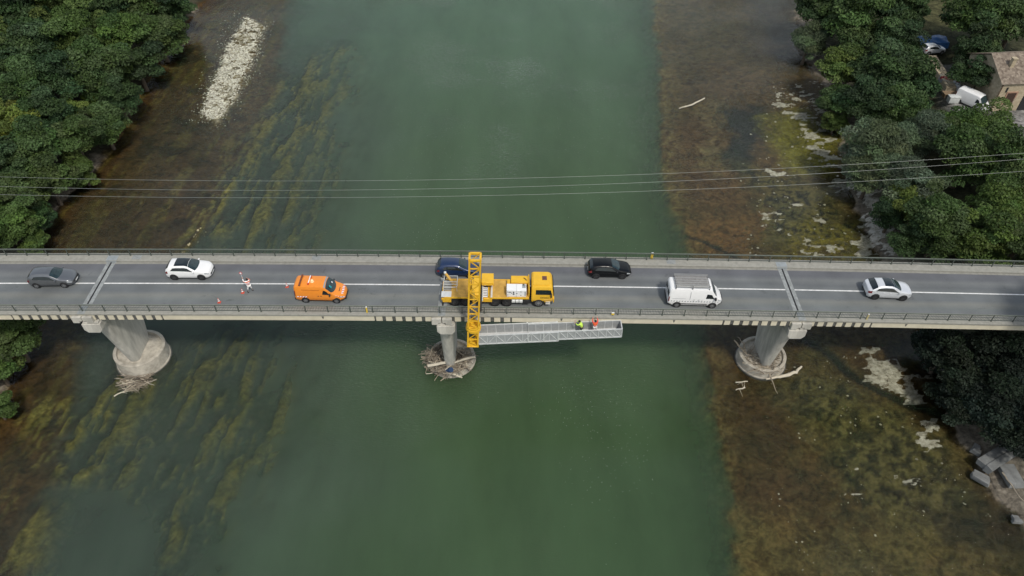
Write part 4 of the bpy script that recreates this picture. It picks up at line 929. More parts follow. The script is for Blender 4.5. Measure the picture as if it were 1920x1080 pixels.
# work platform hung on the mast foot
pf = thing('work_platform', None, None); pf.parent = tk
A0 = Vector((-2.85, -5.86, -2.03)); A1 = Vector((10.63, -5.50, -1.38))       # near bottom edge, two ends
dirp = (A1-A0).normalized(); across = Vector((-dirp.y, dirp.x, 0)).normalized(); upv = dirp.cross(across)*1.0
if upv.z < 0: upv = -upv
LEN = (A1-A0).length
def pp(s_, v, h_): return Vector(local(A0+dirp*s_*LEN+across*v+upv*h_))
def section(s0, s1, v0, v1, z0, h_, nb, flip, tag_name):
    b = MB()
    for v in (v0, v1):
        b.bar(pp(s0, v, z0+h_), pp(s1, v, z0+h_), 0.085, 0.085); b.bar(pp(s0, v, z0), pp(s1, v, z0), 0.10, 0.10)
        for i in range(nb+1):
            s_ = s0+(s1-s0)*i/nb; b.bar(pp(s_, v, z0), pp(s_, v, z0+h_), 0.05, 0.05)
            if i < nb:
                sn = s0+(s1-s0)*(i+1)/nb; dd_ = 0.012 if v == v0 else -0.012
                up_ = (i % 2 == 0) if flip else True
                b.bar(pp(s_, v-dd_*2, z0+(h_ if up_ else 0)), pp(sn, v-dd_*2, z0+(0 if up_ else h_)), 0.045, 0.05)
    b.build('side_frame', alu, pf)
    for v, of in ((v0, 0.012), (v1, -0.012)):
        b = MB(); c_ = (pp(s0, v+of, z0+h_/2)+pp(s1, v+of, z0+h_/2))/2; b.bar(pp(s0+0.002, v+of, z0+h_/2), pp(s1-0.002, v+of, z0+h_/2), 0.008, h_-0.1); b.build('side_panel', alu_mesh, pf)
    b = MB(); b.bar(pp(s0, (v0+v1)/2, z0+0.03), pp(s1, (v0+v1)/2, z0+0.03), v1-v0-0.11, 0.05); b.build('floor', alu_floor, pf)
section(0.0, 0.555, 0.0, 1.34, 0.0, 1.16, 9, True, 'outer')
section(0.35, 1.0, 0.12, 1.24, 0.06, 1.06, 12, False, 'inner')
b = MB(); b.bar(pp(1.0, 0.12, 1.12), pp(1.0, 1.24, 1.12), 0.085); b.bar(pp(1.0, 0.12, 0.06), pp(1.0, 1.24, 0.06), 0.09); b.bar(pp(1.0, 0.12, 0.06), pp(1.0, 0.12, 1.12), 0.085); b.bar(pp(1.0, 1.24, 0.06), pp(1.0, 1.24, 1.12), 0.085); b.build('end_frame', alu, pf)
b = MB(); b.box((pp(0.998, 0.68, 0.58)), (0.01, 1.0, 0.9), None, (0, 0, math.atan2(dirp.y, dirp.x))); b.build('end_panel', alu_mesh, pf)
for s_ in (0.345, 0.555, 0.455):
    b = MB()
    for v in (-0.02, 1.38): b.bar(pp(s_, v, 0), pp(s_, v, 1.22), 0.10, 0.12)
    b.build('guide_post', alu, pf)
# ------------------------------------------------------------------ trees
def leaf_mat(name, c, var=0.25):
    m, t, p = nodes(name)
    p.inputs['Roughness'].default_value = 0.6; p.inputs['Specular IOR Level'].default_value = 0.25
    a = t.nodes.new('ShaderNodeAttribute'); a.attribute_name = 'tone'
    oi = t.nodes.new('ShaderNodeObjectInfo')
    hs = t.nodes.new('ShaderNodeHueSaturation'); hs.inputs['Color'].default_value = c+(1,)
    mr = t.nodes.new('ShaderNodeMapRange'); mr.inputs[3].default_value = 0.485; mr.inputs[4].default_value = 0.515; t.links.new(oi.outputs['Random'], mr.inputs[0]); t.links.new(mr.outputs[0], hs.inputs['Hue'])
    ml = t.nodes.new('ShaderNodeMix'); ml.data_type = 'RGBA'; ml.blend_type = 'MULTIPLY'; ml.inputs['Factor'].default_value = 1
    t.links.new(hs.outputs[0], ml.inputs['A']); t.links.new(a.outputs['Color'], ml.inputs['B']); t.links.new(ml.outputs['Result'], p.inputs['Base Color'])
    tl = t.nodes.new('ShaderNodeBsdfTranslucent'); t.links.new(ml.outputs['Result'], tl.inputs['Color'])
    mx = t.nodes.new('ShaderNodeMixShader'); mx.inputs[0].default_value = 0.38
    t.links.new(p.outputs[0], mx.inputs[1]); t.links.new(tl.outputs[0], mx.inputs[2]); t.links.new(mx.outputs[0], t.nodes['Material Output'].inputs['Surface'])
    return m
LEAF = {'dark': leaf_mat('leaf_dark', (0.050, 0.088, 0.034)), 'mid': leaf_mat('leaf_mid', (0.076, 0.122, 0.040)), 'bright': leaf_mat('leaf_bright', (0.105, 0.160, 0.042)),
        'silver': leaf_mat('leaf_silver', (0.115, 0.158, 0.088)), 'yellow': leaf_mat('leaf_yellow', (0.150, 0.195, 0.040)), 'shade': leaf_mat('leaf_painted_shade', (0.020, 0.032, 0.020))}  # last entry: shade over the lower right trees put into the leaf colour
def crown_mesh(name, kind, seed, nclump=50, nleaf=330, size=0.27, aspect=0.62, spiky=0.0):
    """crown of nominal radius 4 m about its own centre: leaf faces gathered in clumps"""
    rg = np.random.default_rng(seed); Vs = []; tones = []; cl = []
    d = rg.normal(size=(nclump*3, 3)); d /= np.linalg.norm(d, axis=1)[:, None]
    d = d[d[:, 2] > -0.62][:nclump]
    lob = 1+0.24*np.sin(d[:, 0]*3.1+seed)+0.20*np.sin(d[:, 1]*4.3+seed*2.1)+0.16*np.sin(d[:, 2]*5+seed*0.7)
    rad = (rg.random(len(d))**0.45)*3.15*lob
    cen = d*rad[:, None]*np.array([1, 1, 0.92])
    for c in cen:
        cr_ = rg.uniform(0.75, 1.55); n = int(nleaf*(cr_/1.15)**2)
        q = rg.normal(size=(n, 3)); q /= np.linalg.norm(q, axis=1)[:, None]; q[:, 2] = np.abs(q[:, 2])*0.85-0.22*rg.random(n)
        p = c+q*cr_*(0.55+0.45*rg.random(n)**0.5)[:, None]*np.array([1.1, 1.1, 0.75])
        nrm = q*0.8+rg.normal(size=(n, 3))*0.55+np.array([0, 0, 0.5]); nrm /= np.linalg.norm(nrm, axis=1)[:, None]
        ax = rg.normal(size=(n, 3)); 
        if spiky: ax = ax*0.5+q*1.2+np.array([0.2, 0, 0.8])*spiky
        ax -= nrm*(ax*nrm).sum(1)[:, None]; ax /= np.linalg.norm(ax, axis=1)[:, None]+1e-9; bx = np.cross(nrm, ax)
        s_ = size*rg.uniform(0.45, 1.6, n)[:, None]; w_ = s_*aspect
        Vs.append(np.stack([p-ax*s_*0.5, p+bx*w_*0.5-ax*s_*0.05, p+ax*s_*0.55-nrm*s_*0.15, p-bx*w_*0.5-ax*s_*0.05], 1))
        t_ = rg.uniform(0.62, 1.38)*np.clip(rg.normal(1, 0.24, n), 0.4, 1.8); hue = rg.uniform(0.88, 1.10)
        tones.append(np.stack([t_*hue, t_, t_*rg.uniform(0.8, 1.2)], -1))
    V = np.concatenate(Vs).reshape(-1, 3); T = np.repeat(np.concatenate(tones), 4, axis=0)
    o = np_mesh(name, V, np.arange(len(V)).reshape(-1, 4), LEAF[kind], smooth=False, cols={'tone': T})
    me = o.data; bpy.data.objects.remove(o); return me, cen
def trunk_mesh(cen, seed, h=5.4):
    rg = random.Random(seed); b = MB(); top = Vector((rg.uniform(-.4, .4), rg.uniform(-.4, .4), 0.6))
    b.tube([(0, 0, -h-0.3), (0.1, 0.05, -h*0.6), (0.0, 0.1, -h*0.25), top], [0.34, 0.25, 0.19, 0.09], 8)
    for c in cen[::4]:
        c = Vector(c); s0 = Vector((0, 0.08, -h*rg.uniform(0.15, 0.45))); b.tube([s0, s0.lerp(c, 0.5)+Vector((0, 0, -0.25)), c], [0.12, 0.07, 0.025], 5)
    o = b.build('trunk', bark, None, smooth=True); me = o.data; bpy.data.objects.remove(o); return me
CROWN = {}
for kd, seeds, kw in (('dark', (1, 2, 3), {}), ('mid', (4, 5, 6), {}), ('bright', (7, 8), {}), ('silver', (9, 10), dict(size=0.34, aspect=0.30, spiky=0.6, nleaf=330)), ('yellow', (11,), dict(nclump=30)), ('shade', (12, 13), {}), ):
    CROWN[kd] = []
    for sd in seeds:
        me, cen = crown_mesh('crown', kd, sd, **kw); CROWN[kd].append((me, trunk_mesh(cen, sd)))
TREES = []
def tree(px, py, rpx, kind, label, group, name='tree'):
    """crown seen at (px,py) with a radius of rpx pixels, rooted where the ground lies below it"""
    z = ZW+6
    for _ in range(6):
        P = at(px, py, z); r_ = rpx/F*np.linalg.norm(P-CAMP); g = ground_z(P[0], P[1]); z = g+max(r_*1.12, 1.0)
    P = at(px, py, z); sc = r_/4.0*1.06
    var = CROWN[kind]; k_ = len(TREES) % len(var); rg = random.Random(len(TREES)*7+3)
    t = thing(name, label, 'tree', (P[0], P[1], ground_z(P[0], P[1])-0.05), (0, 0, rg.uniform(0, 6.28)), group)
    for nm, me in (('crown', var[k_][0]), ('trunk', var[k_][1])):
        o = bpy.data.objects.new(nm, me); COL.objects.link(o); o.parent = t; o.location = (0, 0, z-t.location.z)
        o.scale = (sc*rg.uniform(.95, 1.08), sc*rg.uniform(.95, 1.08), sc*rg.uniform(0.95, 1.15)) if nm == 'crown' else (sc, sc, (z-t.location.z)/5.4)
    TREES.append(t); return t
GL = 'trees of the wood on the left bank'; GRt = 'trees of the wood on the right bank'
LEFT = [(22,22,52,'dark','dark green tree filling the far upper left corner of the wood'),(100,15,50,'bright','leafy green tree on the top edge of the photo, second from its left corner'),
(180,12,48,'dark','dark tree on the top edge of the photo, midway along the left wood'),(255,10,44,'mid','broad green tree on the top edge, two crowns left of the gravel bar'),
(325,12,40,'dark','dark tree leaning to the brown shallows at the top end of the left wood'),(298,66,42,'mid','rounded green tree at the water edge beside the long pale gravel bar'),
(222,70,48,'bright','fresh green broad crown set one tree back from the gravel bar'),(142,72,50,'bright','large green crown in the middle of the upper left wood'),
(62,84,52,'dark','dark green crown deep inside the upper left wood'),(2,95,42,'bright','yellow green tree cut by the left edge of the photo, high in the wood'),
(258,122,42,'dark','dark bushy tree overhanging the brown shallows, just above the sandy bank notch'),(185,132,46,'mid','green tree behind the bright yellow sapling'),
(108,145,46,'dark','dark tree in the centre of the left wood, left of the yellow sapling'),(40,160,44,'mid','green tree near the left edge, below the yellow green one'),
(222,182,36,'dark','low dark tree at the water edge right of the yellow sapling'),(176,182,17,'yellow','small bright yellow green sapling among dark trees'),
(132,205,25,'yellow','pale yellow green young tree left of the bright sapling'),(82,212,42,'dark','dark crown below the centre of the left wood'),
(22,228,42,'yellow','olive yellow broad tree on the left edge, halfway down the wood'),(196,238,38,'mid','green tree leaning over the pale sandy bank'),
(140,262,42,'mid','dark tree above the power lines, one crown in from the bank'),(70,278,46,'mid','green tree just above the power lines near the left edge'),
(8,305,45,'dark','dark tree at the left edge where the top power line enters'),(155,322,26,'bright','small light green tree under the power lines, reaching over the water'),
(92,340,42,'mid','dark tree crossed by all three power lines'),(28,372,44,'mid','green tree at the left edge just under the power lines'),
(66,412,34,'dark','dark low tree on the bank between the power lines and the bridge'),(18,430,42,'bright','bright green tree nearest the bridge railing on the left'),
(62,458,24,'bright','small light green bush touching the far railing at left')]
for px, py, r_, kd, lb in LEFT: tree(px, py, r_, kd, lb, GL)
for px, py, r_, kd, lb in ((28,640,44,'mid','green tree below the bridge at the left edge, upper one of three'),(-8,690,36,'bright','light green tree below the bridge cut by the left edge, middle of three'),(-6,765,26,'bright','small bright tree lowest on the left edge below the bridge')): tree(px, py, r_, kd, lb, 'trees below the bridge on the left')
RIGHT = [(1545,15,52,'dark','dark tree at the top left corner of the right wood'),(1605,50,54,'mid','large olive green tree over the right shallows, near the top edge'),
(1515,82,34,'silver','silvery grey willow leaning out over the brown shallows'),(1690,20,48,'dark','dark crown on the top edge left of the meadow'),(1682,78,44,'dark','dark crown between the meadow and the low stone wall'),
(1845,25,55,'mid','tall green tree right of the meadow on the top edge'),(1905,35,48,'dark','dark tree in the upper right corner above the house'),(1835,92,40,'dark','dark tree behind the white parked van'),
(1590,135,48,'bright','bright green rounded tree at the water side of the right wood'),(1665,135,62,'dark','big dark feathery tree left of the low stone wall'),(1722,165,36,'dark','dark tree just left of the red filled trailer'),
(1840,142,32,'dark','dark fig like bush between the white van and the house'),(1566,195,36,'mid','green bush below the bright rounded tree'),(1625,190,48,'dark','dark tree in the hollow between bright tree and willow'),
(1692,205,40,'mid','green tree below the big dark feathery one'),(1566,232,20,'bright','small light green bush at the edge of the pale rocks'),(1650,275,56,'silver','large grey green willow above the power lines'),
(1725,258,50,'silver','second willow, right of the largest grey green one'),(1795,238,42,'bright','fresh green tree in front of the white parked van'),(1858,246,40,'bright','bright tree beside the dusty yard of the house'),
(1632,330,42,'silver','silvery willow at the shore where the power lines reach the trees'),(1692,338,50,'silver','pale willow crossed by the power lines'),(1716,388,38,'yellow','olive yellow tree under the power lines'),
(1672,402,34,'dark','dark bush on the shore below the silvery willow'),(1815,295,52,'mid','green tree right of the willows on the top power line'),(1888,310,54,'mid','large green tree by the lane, cut by the right edge'),
(1880,385,50,'bright','fresh green tree at the right edge below the power lines'),(1765,430,54,'mid','broad green tree behind the far railing, right of the last pier'),(1840,445,54,'bright','bright broad tree behind the far railing near the right edge'),
(1718,446,40,'dark','dark tree at the shore just behind the far railing'),(1912,455,44,'mid','green tree behind the far railing cut by the right edge')]
for px, py, r_, kd, lb in RIGHT: tree(px, py, r_, kd, lb, GRt)
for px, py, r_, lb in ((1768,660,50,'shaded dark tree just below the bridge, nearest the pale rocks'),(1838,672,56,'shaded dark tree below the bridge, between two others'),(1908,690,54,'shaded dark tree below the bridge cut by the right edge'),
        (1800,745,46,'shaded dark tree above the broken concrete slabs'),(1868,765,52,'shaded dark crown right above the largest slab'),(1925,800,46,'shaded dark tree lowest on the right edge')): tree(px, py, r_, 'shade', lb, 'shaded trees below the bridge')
# tall bank trees standing just beyond the right edge; their shade falls over the bridge end
def tall(x, y, r_, h, label):
    g = ground_z(x, y); t = thing('tree', label, 'tree', (x, y, g), (0, 0, x), 'tall trees beyond the right edge'); sc = r_/4
    me, tm = CROWN['dark'][int(x) % 3]
    for nm, m_ in (('crown', me), ('trunk', tm)):
        o = bpy.data.objects.new(nm, m_); COL.objects.link(o); o.parent = t; o.location = (0, 0, h-r_*1.2); o.scale = (sc, sc, sc*1.4 if nm == 'crown' else (h-r_*1.2)/5.4)
tall(55.5, -8.5, 5.0, 22, 'tall dark tree outside the frame, nearest the bridge end'); tall(60.5, -15, 5.5, 24, 'tall dark tree outside the frame, in front of the bridge end')
tall(57.5, -21, 5.0, 21, 'tall dark tree outside the frame, beside the slabs')

# ------------------------------------------------------------------ power lines
def wire(A, B, mid, label):
    """a conductor sagging in the vertical plane through its two ends"""
    PA, PB = at(*A[:2], A[2]), at(*B[:2], B[2]); n_ = np.array([PB[1]-PA[1], -(PB[0]-PA[0]), 0]); d = ray(*mid); s_ = ((PA-CAMP)@n_)/(d@n_); PM = CAMP+d*s_
    ext = 0.25; L_ = []
    tm = (PM-PA)[:2]@(PB-PA)[:2]/((PB-PA)[:2]@(PB-PA)[:2]); zl = PA[2]+(PB[2]-PA[2])*tm; kq = (PM[2]-zl)/(tm*(tm-1))
    for t_ in np.linspace(-ext, 1+ext, 61):
        p_ = PA+(PB-PA)*t_; L_.append((p_[0], p_[1], PA[2]+(PB[2]-PA[2])*t_+kq*t_*(t_-1)))
    b = MB(); b.tube(L_, 0.0095, 5); o = b.build('power_line', mat('wire_grey', (0.36, 0.38, 0.36), 0.5, 0.2), None, smooth=True)
    tag(o, label, 'power line', 'power lines across the river'); return PM, kq
for A_, B_, M_, lb in (((0,331.5,5.0),(1920,287,8.0),(640,339),'thin pale cable over the river, farthest from the bridge of three'),((0,349.5,5.0),(1920,298,8.0),(640,356.3),'thin pale cable over the river, between the two other cables'),((0,364.8,5.0),(1920,321,6.5),(640,370.3),'thin pale cable over the river, nearest the bridge of three')):
    wire(A_, B_, M_, lb)
# ------------------------------------------------------------------ stone house and yard
ZG = -6.6
stone = nodes('stone_masonry'); sm_, st_, sp_ = stone
sp_.inputs['Roughness'].default_value = 0.9
tcs = st_.nodes.new('ShaderNodeTexCoord'); vo = st_.nodes.new('ShaderNodeTexVoronoi'); vo.inputs['Scale'].default_value = 2.6
mps = st_.nodes.new('ShaderNodeMapping'); mps.inputs['Scale'].default_value = (1, 1, 1.9); st_.links.new(tcs.outputs['Object'], mps.inputs[0]); st_.links.new(mps.outputs[0], vo.inputs['Vector'])
rps = st_.nodes.new('ShaderNodeValToRGB'); rps.color_ramp.elements[0].color = (0.33, 0.27, 0.18, 1); rps.color_ramp.elements[1].color = (0.46, 0.39, 0.27, 1)
se_ = st_.nodes.new('ShaderNodeSeparateColor'); st_.links.new(vo.outputs['Color'], se_.inputs[0]); st_.links.new(se_.outputs[0], rps.inputs[0]); st_.links.new(rps.outputs[0], sp_.inputs['Base Color'])
tile_m, tt_, tp_ = nodes('roof_tiles'); tp_.inputs['Roughness'].default_value = 0.9
tcs = tt_.nodes.new('ShaderNodeTexCoord'); vo = tt_.nodes.new('ShaderNodeTexVoronoi'); vo.inputs['Scale'].default_value = 3.2; vo.inputs['Randomness'].default_value = 0.7
tt_.links.new(tcs.outputs['Object'], vo.inputs['Vector']); rps = tt_.nodes.new('ShaderNodeValToRGB')
rps.color_ramp.elements[0].color = (0.13, 0.10, 0.075, 1); rps.color_ramp.elements[1].color = (0.30, 0.25, 0.195, 1)
se_ = tt_.nodes.new('ShaderNodeSeparateColor'); tt_.links.new(vo.outputs['Color'], se_.inputs[0]); tt_.links.new(se_.outputs[1], rps.inputs[0]); tt_.links.new(rps.outputs[0], tp_.inputs['Base Color'])
c0 = at(1881, 156, -2.0); c1 = at(1920, 150, -2.0)
hyaw = R(5)
hs_ = thing('stone_house', 'old stone house with a weathered tile roof beside the dusty yard', 'house', (c0[0], c0[1], ZG), (0, 0, hyaw))
HL, HD, HH, RIDGE = 15.0, 8.8, -2.0-ZG, 6.75
b = MB(); vs = []
for x in (0, HL): vs += [(x, 0, 0), (x, HD, 0), (x, HD, HH), (x, HD/2, RIDGE), (x, 0, HH)]
fs = [(0,1,2,3,4), (5,6,7,8,9)]+[(i, (i+1) % 5, 5+(i+1) % 5, 5+i) for i in range(5)]
b.add(vs, fs); b.build('wall', sm_, hs_)
rf_ = thing('roof', None, None); rf_.parent = hs_
for sg in (0, 1):
    b = MB(); n_ = 24
    a_ = Vector((0, -0.35 if sg == 0 else HD+0.35, HH-0.1)); r2_ = Vector((0, HD/2, RIDGE+0.14)); vs = []
    for i in range(n_+1):          # rows of tiles, each lapping over the next
        p_ = a_.lerp(r2_, i/n_); 
        for x in (-0.35, HL+0.3): vs.append((x, p_.y, p_.z+0.05)); vs.append((x, p_.y, p_.z+0.10))
    fs = []
    for i in range(n_): fs.append((i*4+1, i*4+3, i*4+6, i*4+4)); fs.append((i*4+4, i*4+6, i*4+7, i*4+5))
    fs.append((0, 2, 3, 1)); fs.append((0, 2, n_*4+2, n_*4)); b.add(vs, fs); b.build('roof_slope', tile_m, rf_)
chm = thing('chimney', None, None, (1.9, 2.35, HH+0.55)); chm.parent = rf_
b = MB(); b.box((0, 0, 0.75), (0.55, 0.55, 2.4)); b.box((0, 0, 2.0), (0.72, 0.72, 0.12)); chm.name = 'chimney'
o = b.build('stack', sm_, None); o.parent = rf_; o.location = chm.location; o.name = 'chimney'; bpy.data.objects.remove(chm)
wnd = thing('window', None, None, (2.2, -0.01, 1.2)); wnd.parent = hs_
b = MB(); b.box((0, 0, 0.85), (1.35, 0.06, 1.9)); b.build('shutter', mat('dark_brown_wood', (0.05, 0.028, 0.018), 0.7), wnd)
b = MB(); b.box((0, -0.01, 1.86), (1.75, 0.10, 0.20)); b.box((-0.78, -0.01, 0.85), (0.2, 0.10, 1.9)); b.box((0.78, -0.01, 0.85), (0.2, 0.10, 1.9)); b.build('frame', mat('brick_surround', (0.36, 0.22, 0.15), 0.9), wnd)
b = MB(); b.box((1.1, -0.02, 3.5), (0.28, 0.06, 0.75)); b.build('narrow_opening', trim, hs_)
b = MB(); n_ = 10; b.prism([(4.2, 0.0), (6.4, 0.0), (6.4, 2.2)]+[(5.3+1.1*math.cos(math.pi*i/n_), 2.2+1.0*math.sin(math.pi*i/n_)) for i in range(1, n_)]+[(4.2, 2.2)], -0.03, 0.05); b.build('dark_arch', trim, hs_)  # flat near-black arch shape on the front wall
b = MB(); b.tube([(0.12, -0.10, 0.1), (0.12, -0.10, HH-0.2)], 0.06, 8); b.build('drain_pipe', mat('rust_pipe', (0.14, 0.09, 0.06), 0.6), hs_)
q_ = at(1887, 214, ZG); b = MB(); b.tube([(0, 0, 0), (0.03, 0, 2.6)], [0.05, 0.045], 8); b.box((0, 0, 0.05), (0.25, 0.25, 0.1)); tag(b.build('post', wood_pale, None, loc=(q_[0], q_[1], ZG)), 'bare pale pole standing in front of the house window', 'post')
# low stone wall along the yard
P0, P1 = at(1745, 108, ZG+0.6), at(1783, 168, ZG+0.6)
ang = math.atan2(P1[1]-P0[1], P1[0]-P0[0]); ln = math.hypot(P1[0]-P0[0], P1[1]-P0[1])
b = MB(); rr = random.Random(3)
b.box((ln/2, 0, 0.5), (ln, 1.5, 1.2)); n_ = int(ln/0.5)
for i in range(n_):
    for j in range(3): b.box((i*0.5+0.25, -0.5+j*0.5, 1.13+rr.uniform(-.03, .05)), (0.46, 0.44, 0.14), None, (0, 0, rr.uniform(-.1, .1)))
tag(b.build('stone_wall', sm_, None, loc=(P0[0], P0[1], ZG-0.2)), 'low broad stone wall between the trees and the yard', 'wall').rotation_euler = (0, 0, ang)
# white van parked in the yard
pa, pb = at(1803, 188, ZG), at(1846, 207, ZG)
vy = math.atan2(pb[1]-pa[1], pb[0]-pa[0])
L, W = 5.0, 1.95; cx_, cy_ = at(1826, 188, ZG+0.9)[:2]
pv = thing('parked_van', 'plain white van parked in the dusty yard beside the stone house', 'van', (cx_, cy_, ZG+0.01), (0, 0, vy))
sv = van_shell(L, W, 2.10, 3.2, 3.45, 4.15, tumble=0.12); sv.body('body', p_white, pv)
sv.top('windscreen', glass_teal, pv, lambda v: 3.47+0.04*v, lambda v: 4.17-0.25*v*v, 4.9)
for sg in (-1, 1):
    sv.patch('side_window', glass, pv, lambda u: 3.05+.08*u, lambda u: 4.0-.5*u, 3.06, 3.7, sg); sv.patch('sill_trim', trim, pv, .25, L-.75, 0, .7, sg, 0.008); sv.patch('tail_light', red_lamp, pv, .02, .12, 2.4, 3.6, sg, 0.012)
    b = MB(); b.box((3.8-L/2, sg*(W/2+.09), 1.2), (0.14, 0.2, 0.2)); b.build('door_mirror', trim, pv, bevel=0.03)
b = MB(); b.box((L/2-.02, 0, 0.45), (0.12, 1.15, 0.3)); b.build('front_bumper', trim, pv, bevel=0.04)
wheels_and_arches(pv, sv, 0.95, 4.05, 0.325, 0.21, rim_m, 8)
# open trailer with red load, sacks, boards, tarpaulin
q_ = at(1776, 160, ZG); tr_ = thing('trailer', 'small open grey trailer filled with red goods beside the stone wall', 'trailer', (q_[0], q_[1], ZG), (0, 0, R(-35)))
b = MB()
for a_, d_ in (((0, 0.85, 0.8), (3.0, 0.06, 0.5)), ((0, -0.85, 0.8), (3.0, 0.06, 0.5)), ((1.47, 0, 0.8), (0.06, 1.64, 0.5)), ((-1.47, 0, 0.8), (0.06, 1.64, 0.5)), ((0, 0, 0.57), (2.88, 1.64, 0.06))): b.box(a_, d_)
b.build('box', steelplate, tr_)
b = MB(); rr = random.Random(5)
for i in range(14): b.box((rr.uniform(-1.1, 1.1), rr.uniform(-.5, .5), 0.78+rr.uniform(0, .16)), (0.5, 0.4, 0.22), None, (rr.uniform(-.3, .3), rr.uniform(-.3, .3), rr.uniform(0, 3)))
b.build('red_load', mat('red_goods', (0.30, 0.02, 0.03), 0.6, var=0.3), tr_)
for sg in (-1, 1):
    b = MB(); b.lathe([(0.20, -0.09), (0.30, -0.08), (0.30, 0.08), (0.20, 0.09)], n=16, axis='y', cap=True); b.build('tyre', black, tr_, loc=(0, sg*1.0, 0.3))
b = MB(); b.bar((1.4, 0, 0.55), (2.6, 0, 0.5), 0.08); b.build('drawbar', steelplate, tr_)
for px, py, lb in ((1788, 156, 'lumpy white sack beside the red filled trailer, upper one'), (1793, 164, 'lumpy white sack beside the red filled trailer, lower one')):
    q_ = at(px, py, ZG+0.4); b = MB(); rr = random.Random(px)
    b.lathe([(0.02, 0.0), (0.5, 0.05), (0.62, 0.4), (0.5, 0.8), (0.25, 0.98), (0.02, 1.0)], n=14)
    b.v = [(x*(1+.14*math.sin(5*z+px)), y*(1+.16*math.cos(4*x+py)), z+0.07*math.sin(7*x+3*y)) for x, y, z in b.v]
    tag(b.build('sack', white_mat, None, smooth=True, loc=(q_[0], q_[1], ZG)), lb, 'sack', 'white sacks in the yard')
q_ = at(1784, 178, ZG+0.6); b = MB()
for i in range(4): b.box((0, i*0.26, 0.75+i*0.004), (2.2, 0.24, 0.04))
for x in (-0.9, 0.9): b.box((x, 0.39, 0.36), (0.08, 0.9, 0.72))
tag(b.build('plank_table', mat('brown_plank', (0.20, 0.14, 0.085), 0.85, var=0.25), None, loc=(q_[0], q_[1], ZG)), 'brown plank table just below the red filled trailer', 'table')
q_ = at(1787, 187, ZG+0.4); b = MB(); b.box((0, 0, 0.5), (1.5, 0.9, 0.95)); b.box((0, 0, 1.0), (1.6, 1.0, 0.06)); tag(b.build('storage_box', mat('pale_box', (0.5, 0.52, 0.5), 0.6), None, loc=(q_[0], q_[1], ZG), bevel=0.03), 'pale grey storage box left of the parked white van', 'box')
q_ = at(1747, 73, ZG+1.0); b = MB(); n_ = 9; vs = [(i*0.6-2.4, j*0.35-1.4, 1.0+0.12*math.sin(i*1.9+j)+0.25*(1-abs(j-4)/4)) for i in range(n_) for j in range(n_)]
fs = [(i*n_+j, i*n_+j+1, (i+1)*n_+j+1, (i+1)*n_+j) for i in range(n_-1) for j in range(n_-1)]
rim_ = [i*n_ for i in range(n_)]+[(n_-1)*n_+j for j in range(1, n_)]+[i*n_+n_-1 for i in range(n_-2, -1, -1)]+[j for j in range(n_-2, 0, -1)]
base = len(vs); vs += [(vs[i][0]*1.04, vs[i][1]*1.04, 0.02) for i in rim_]; fs += [(rim_[k_], rim_[(k_+1) % len(rim_)], base+(k_+1) % len(rim_), base+k_) for k_ in range(len(rim_))]
b.add(vs, fs); tag(b.build('tarpaulin', mat('blue_tarp', (0.03, 0.12, 0.32), 0.5, var=0.3, scale=2), None, loc=(q_[0], q_[1], ZG), smooth=True), 'bright blue tarpaulin over a heap behind the parked grey car', 'tarpaulin')
q_ = at(1750, 91, ZG+0.7)
car('pale grey hatchback parked under the trees below the blue tarpaulin', 0, 0, 0, p_silver, H=1.48, L=4.1, W=1.72, yaw=R(12), ctr=(q_[0], q_[1]))
bpy.data.objects[[o.name for o in bpy.data.objects if o.get('label', '').startswith('pale grey hatchback')][0]].location.z = ZG+0.01

# ------------------------------------------------------------------ driftwood, stones, slabs
def stick(mb, p, ang, ln, r_, tilt, rg, m=None, bend=0.12, fork=True):
    """one weathered branch with kinks and, now and then, a fork"""
    d = Vector((math.cos(ang)*math.cos(tilt), math.sin(ang)*math.cos(tilt), math.sin(tilt))); pts = []; n = 6; q = Vector(p)-d*ln*0.5
    for i in range(n+1):
        pts.append(q+d*ln*i/n+Vector((rg.gauss(0, 1), rg.gauss(0, 1), rg.gauss(0, .5)))*bend*ln*0.18)
    mb.tube(pts, [r_*(1.0-0.65*i/n) for i in range(n+1)], 6, m)
    if fork and rg.random() < 0.5:
        k_ = rg.randint(2, 4); a2 = ang+rg.choice((-1, 1))*rg.uniform(.4, .9); l2 = ln*rg.uniform(.25, .5)
        e_ = pts[k_]+Vector((math.cos(a2), math.sin(a2), rg.uniform(-.1, .4)))*l2; mb.tube([pts[k_], pts[k_].lerp(e_, .5)+Vector((0, 0, .05)), e_], [r_*.55, r_*.4, r_*.15], 5, m)
wood_dk = mat('dark_wood', (0.085, 0.068, 0.05), 0.95, var=0.3, scale=2)
wood2 = mat('grey_wood', (0.22, 0.19, 0.15), 0.95, var=0.35, scale=2)
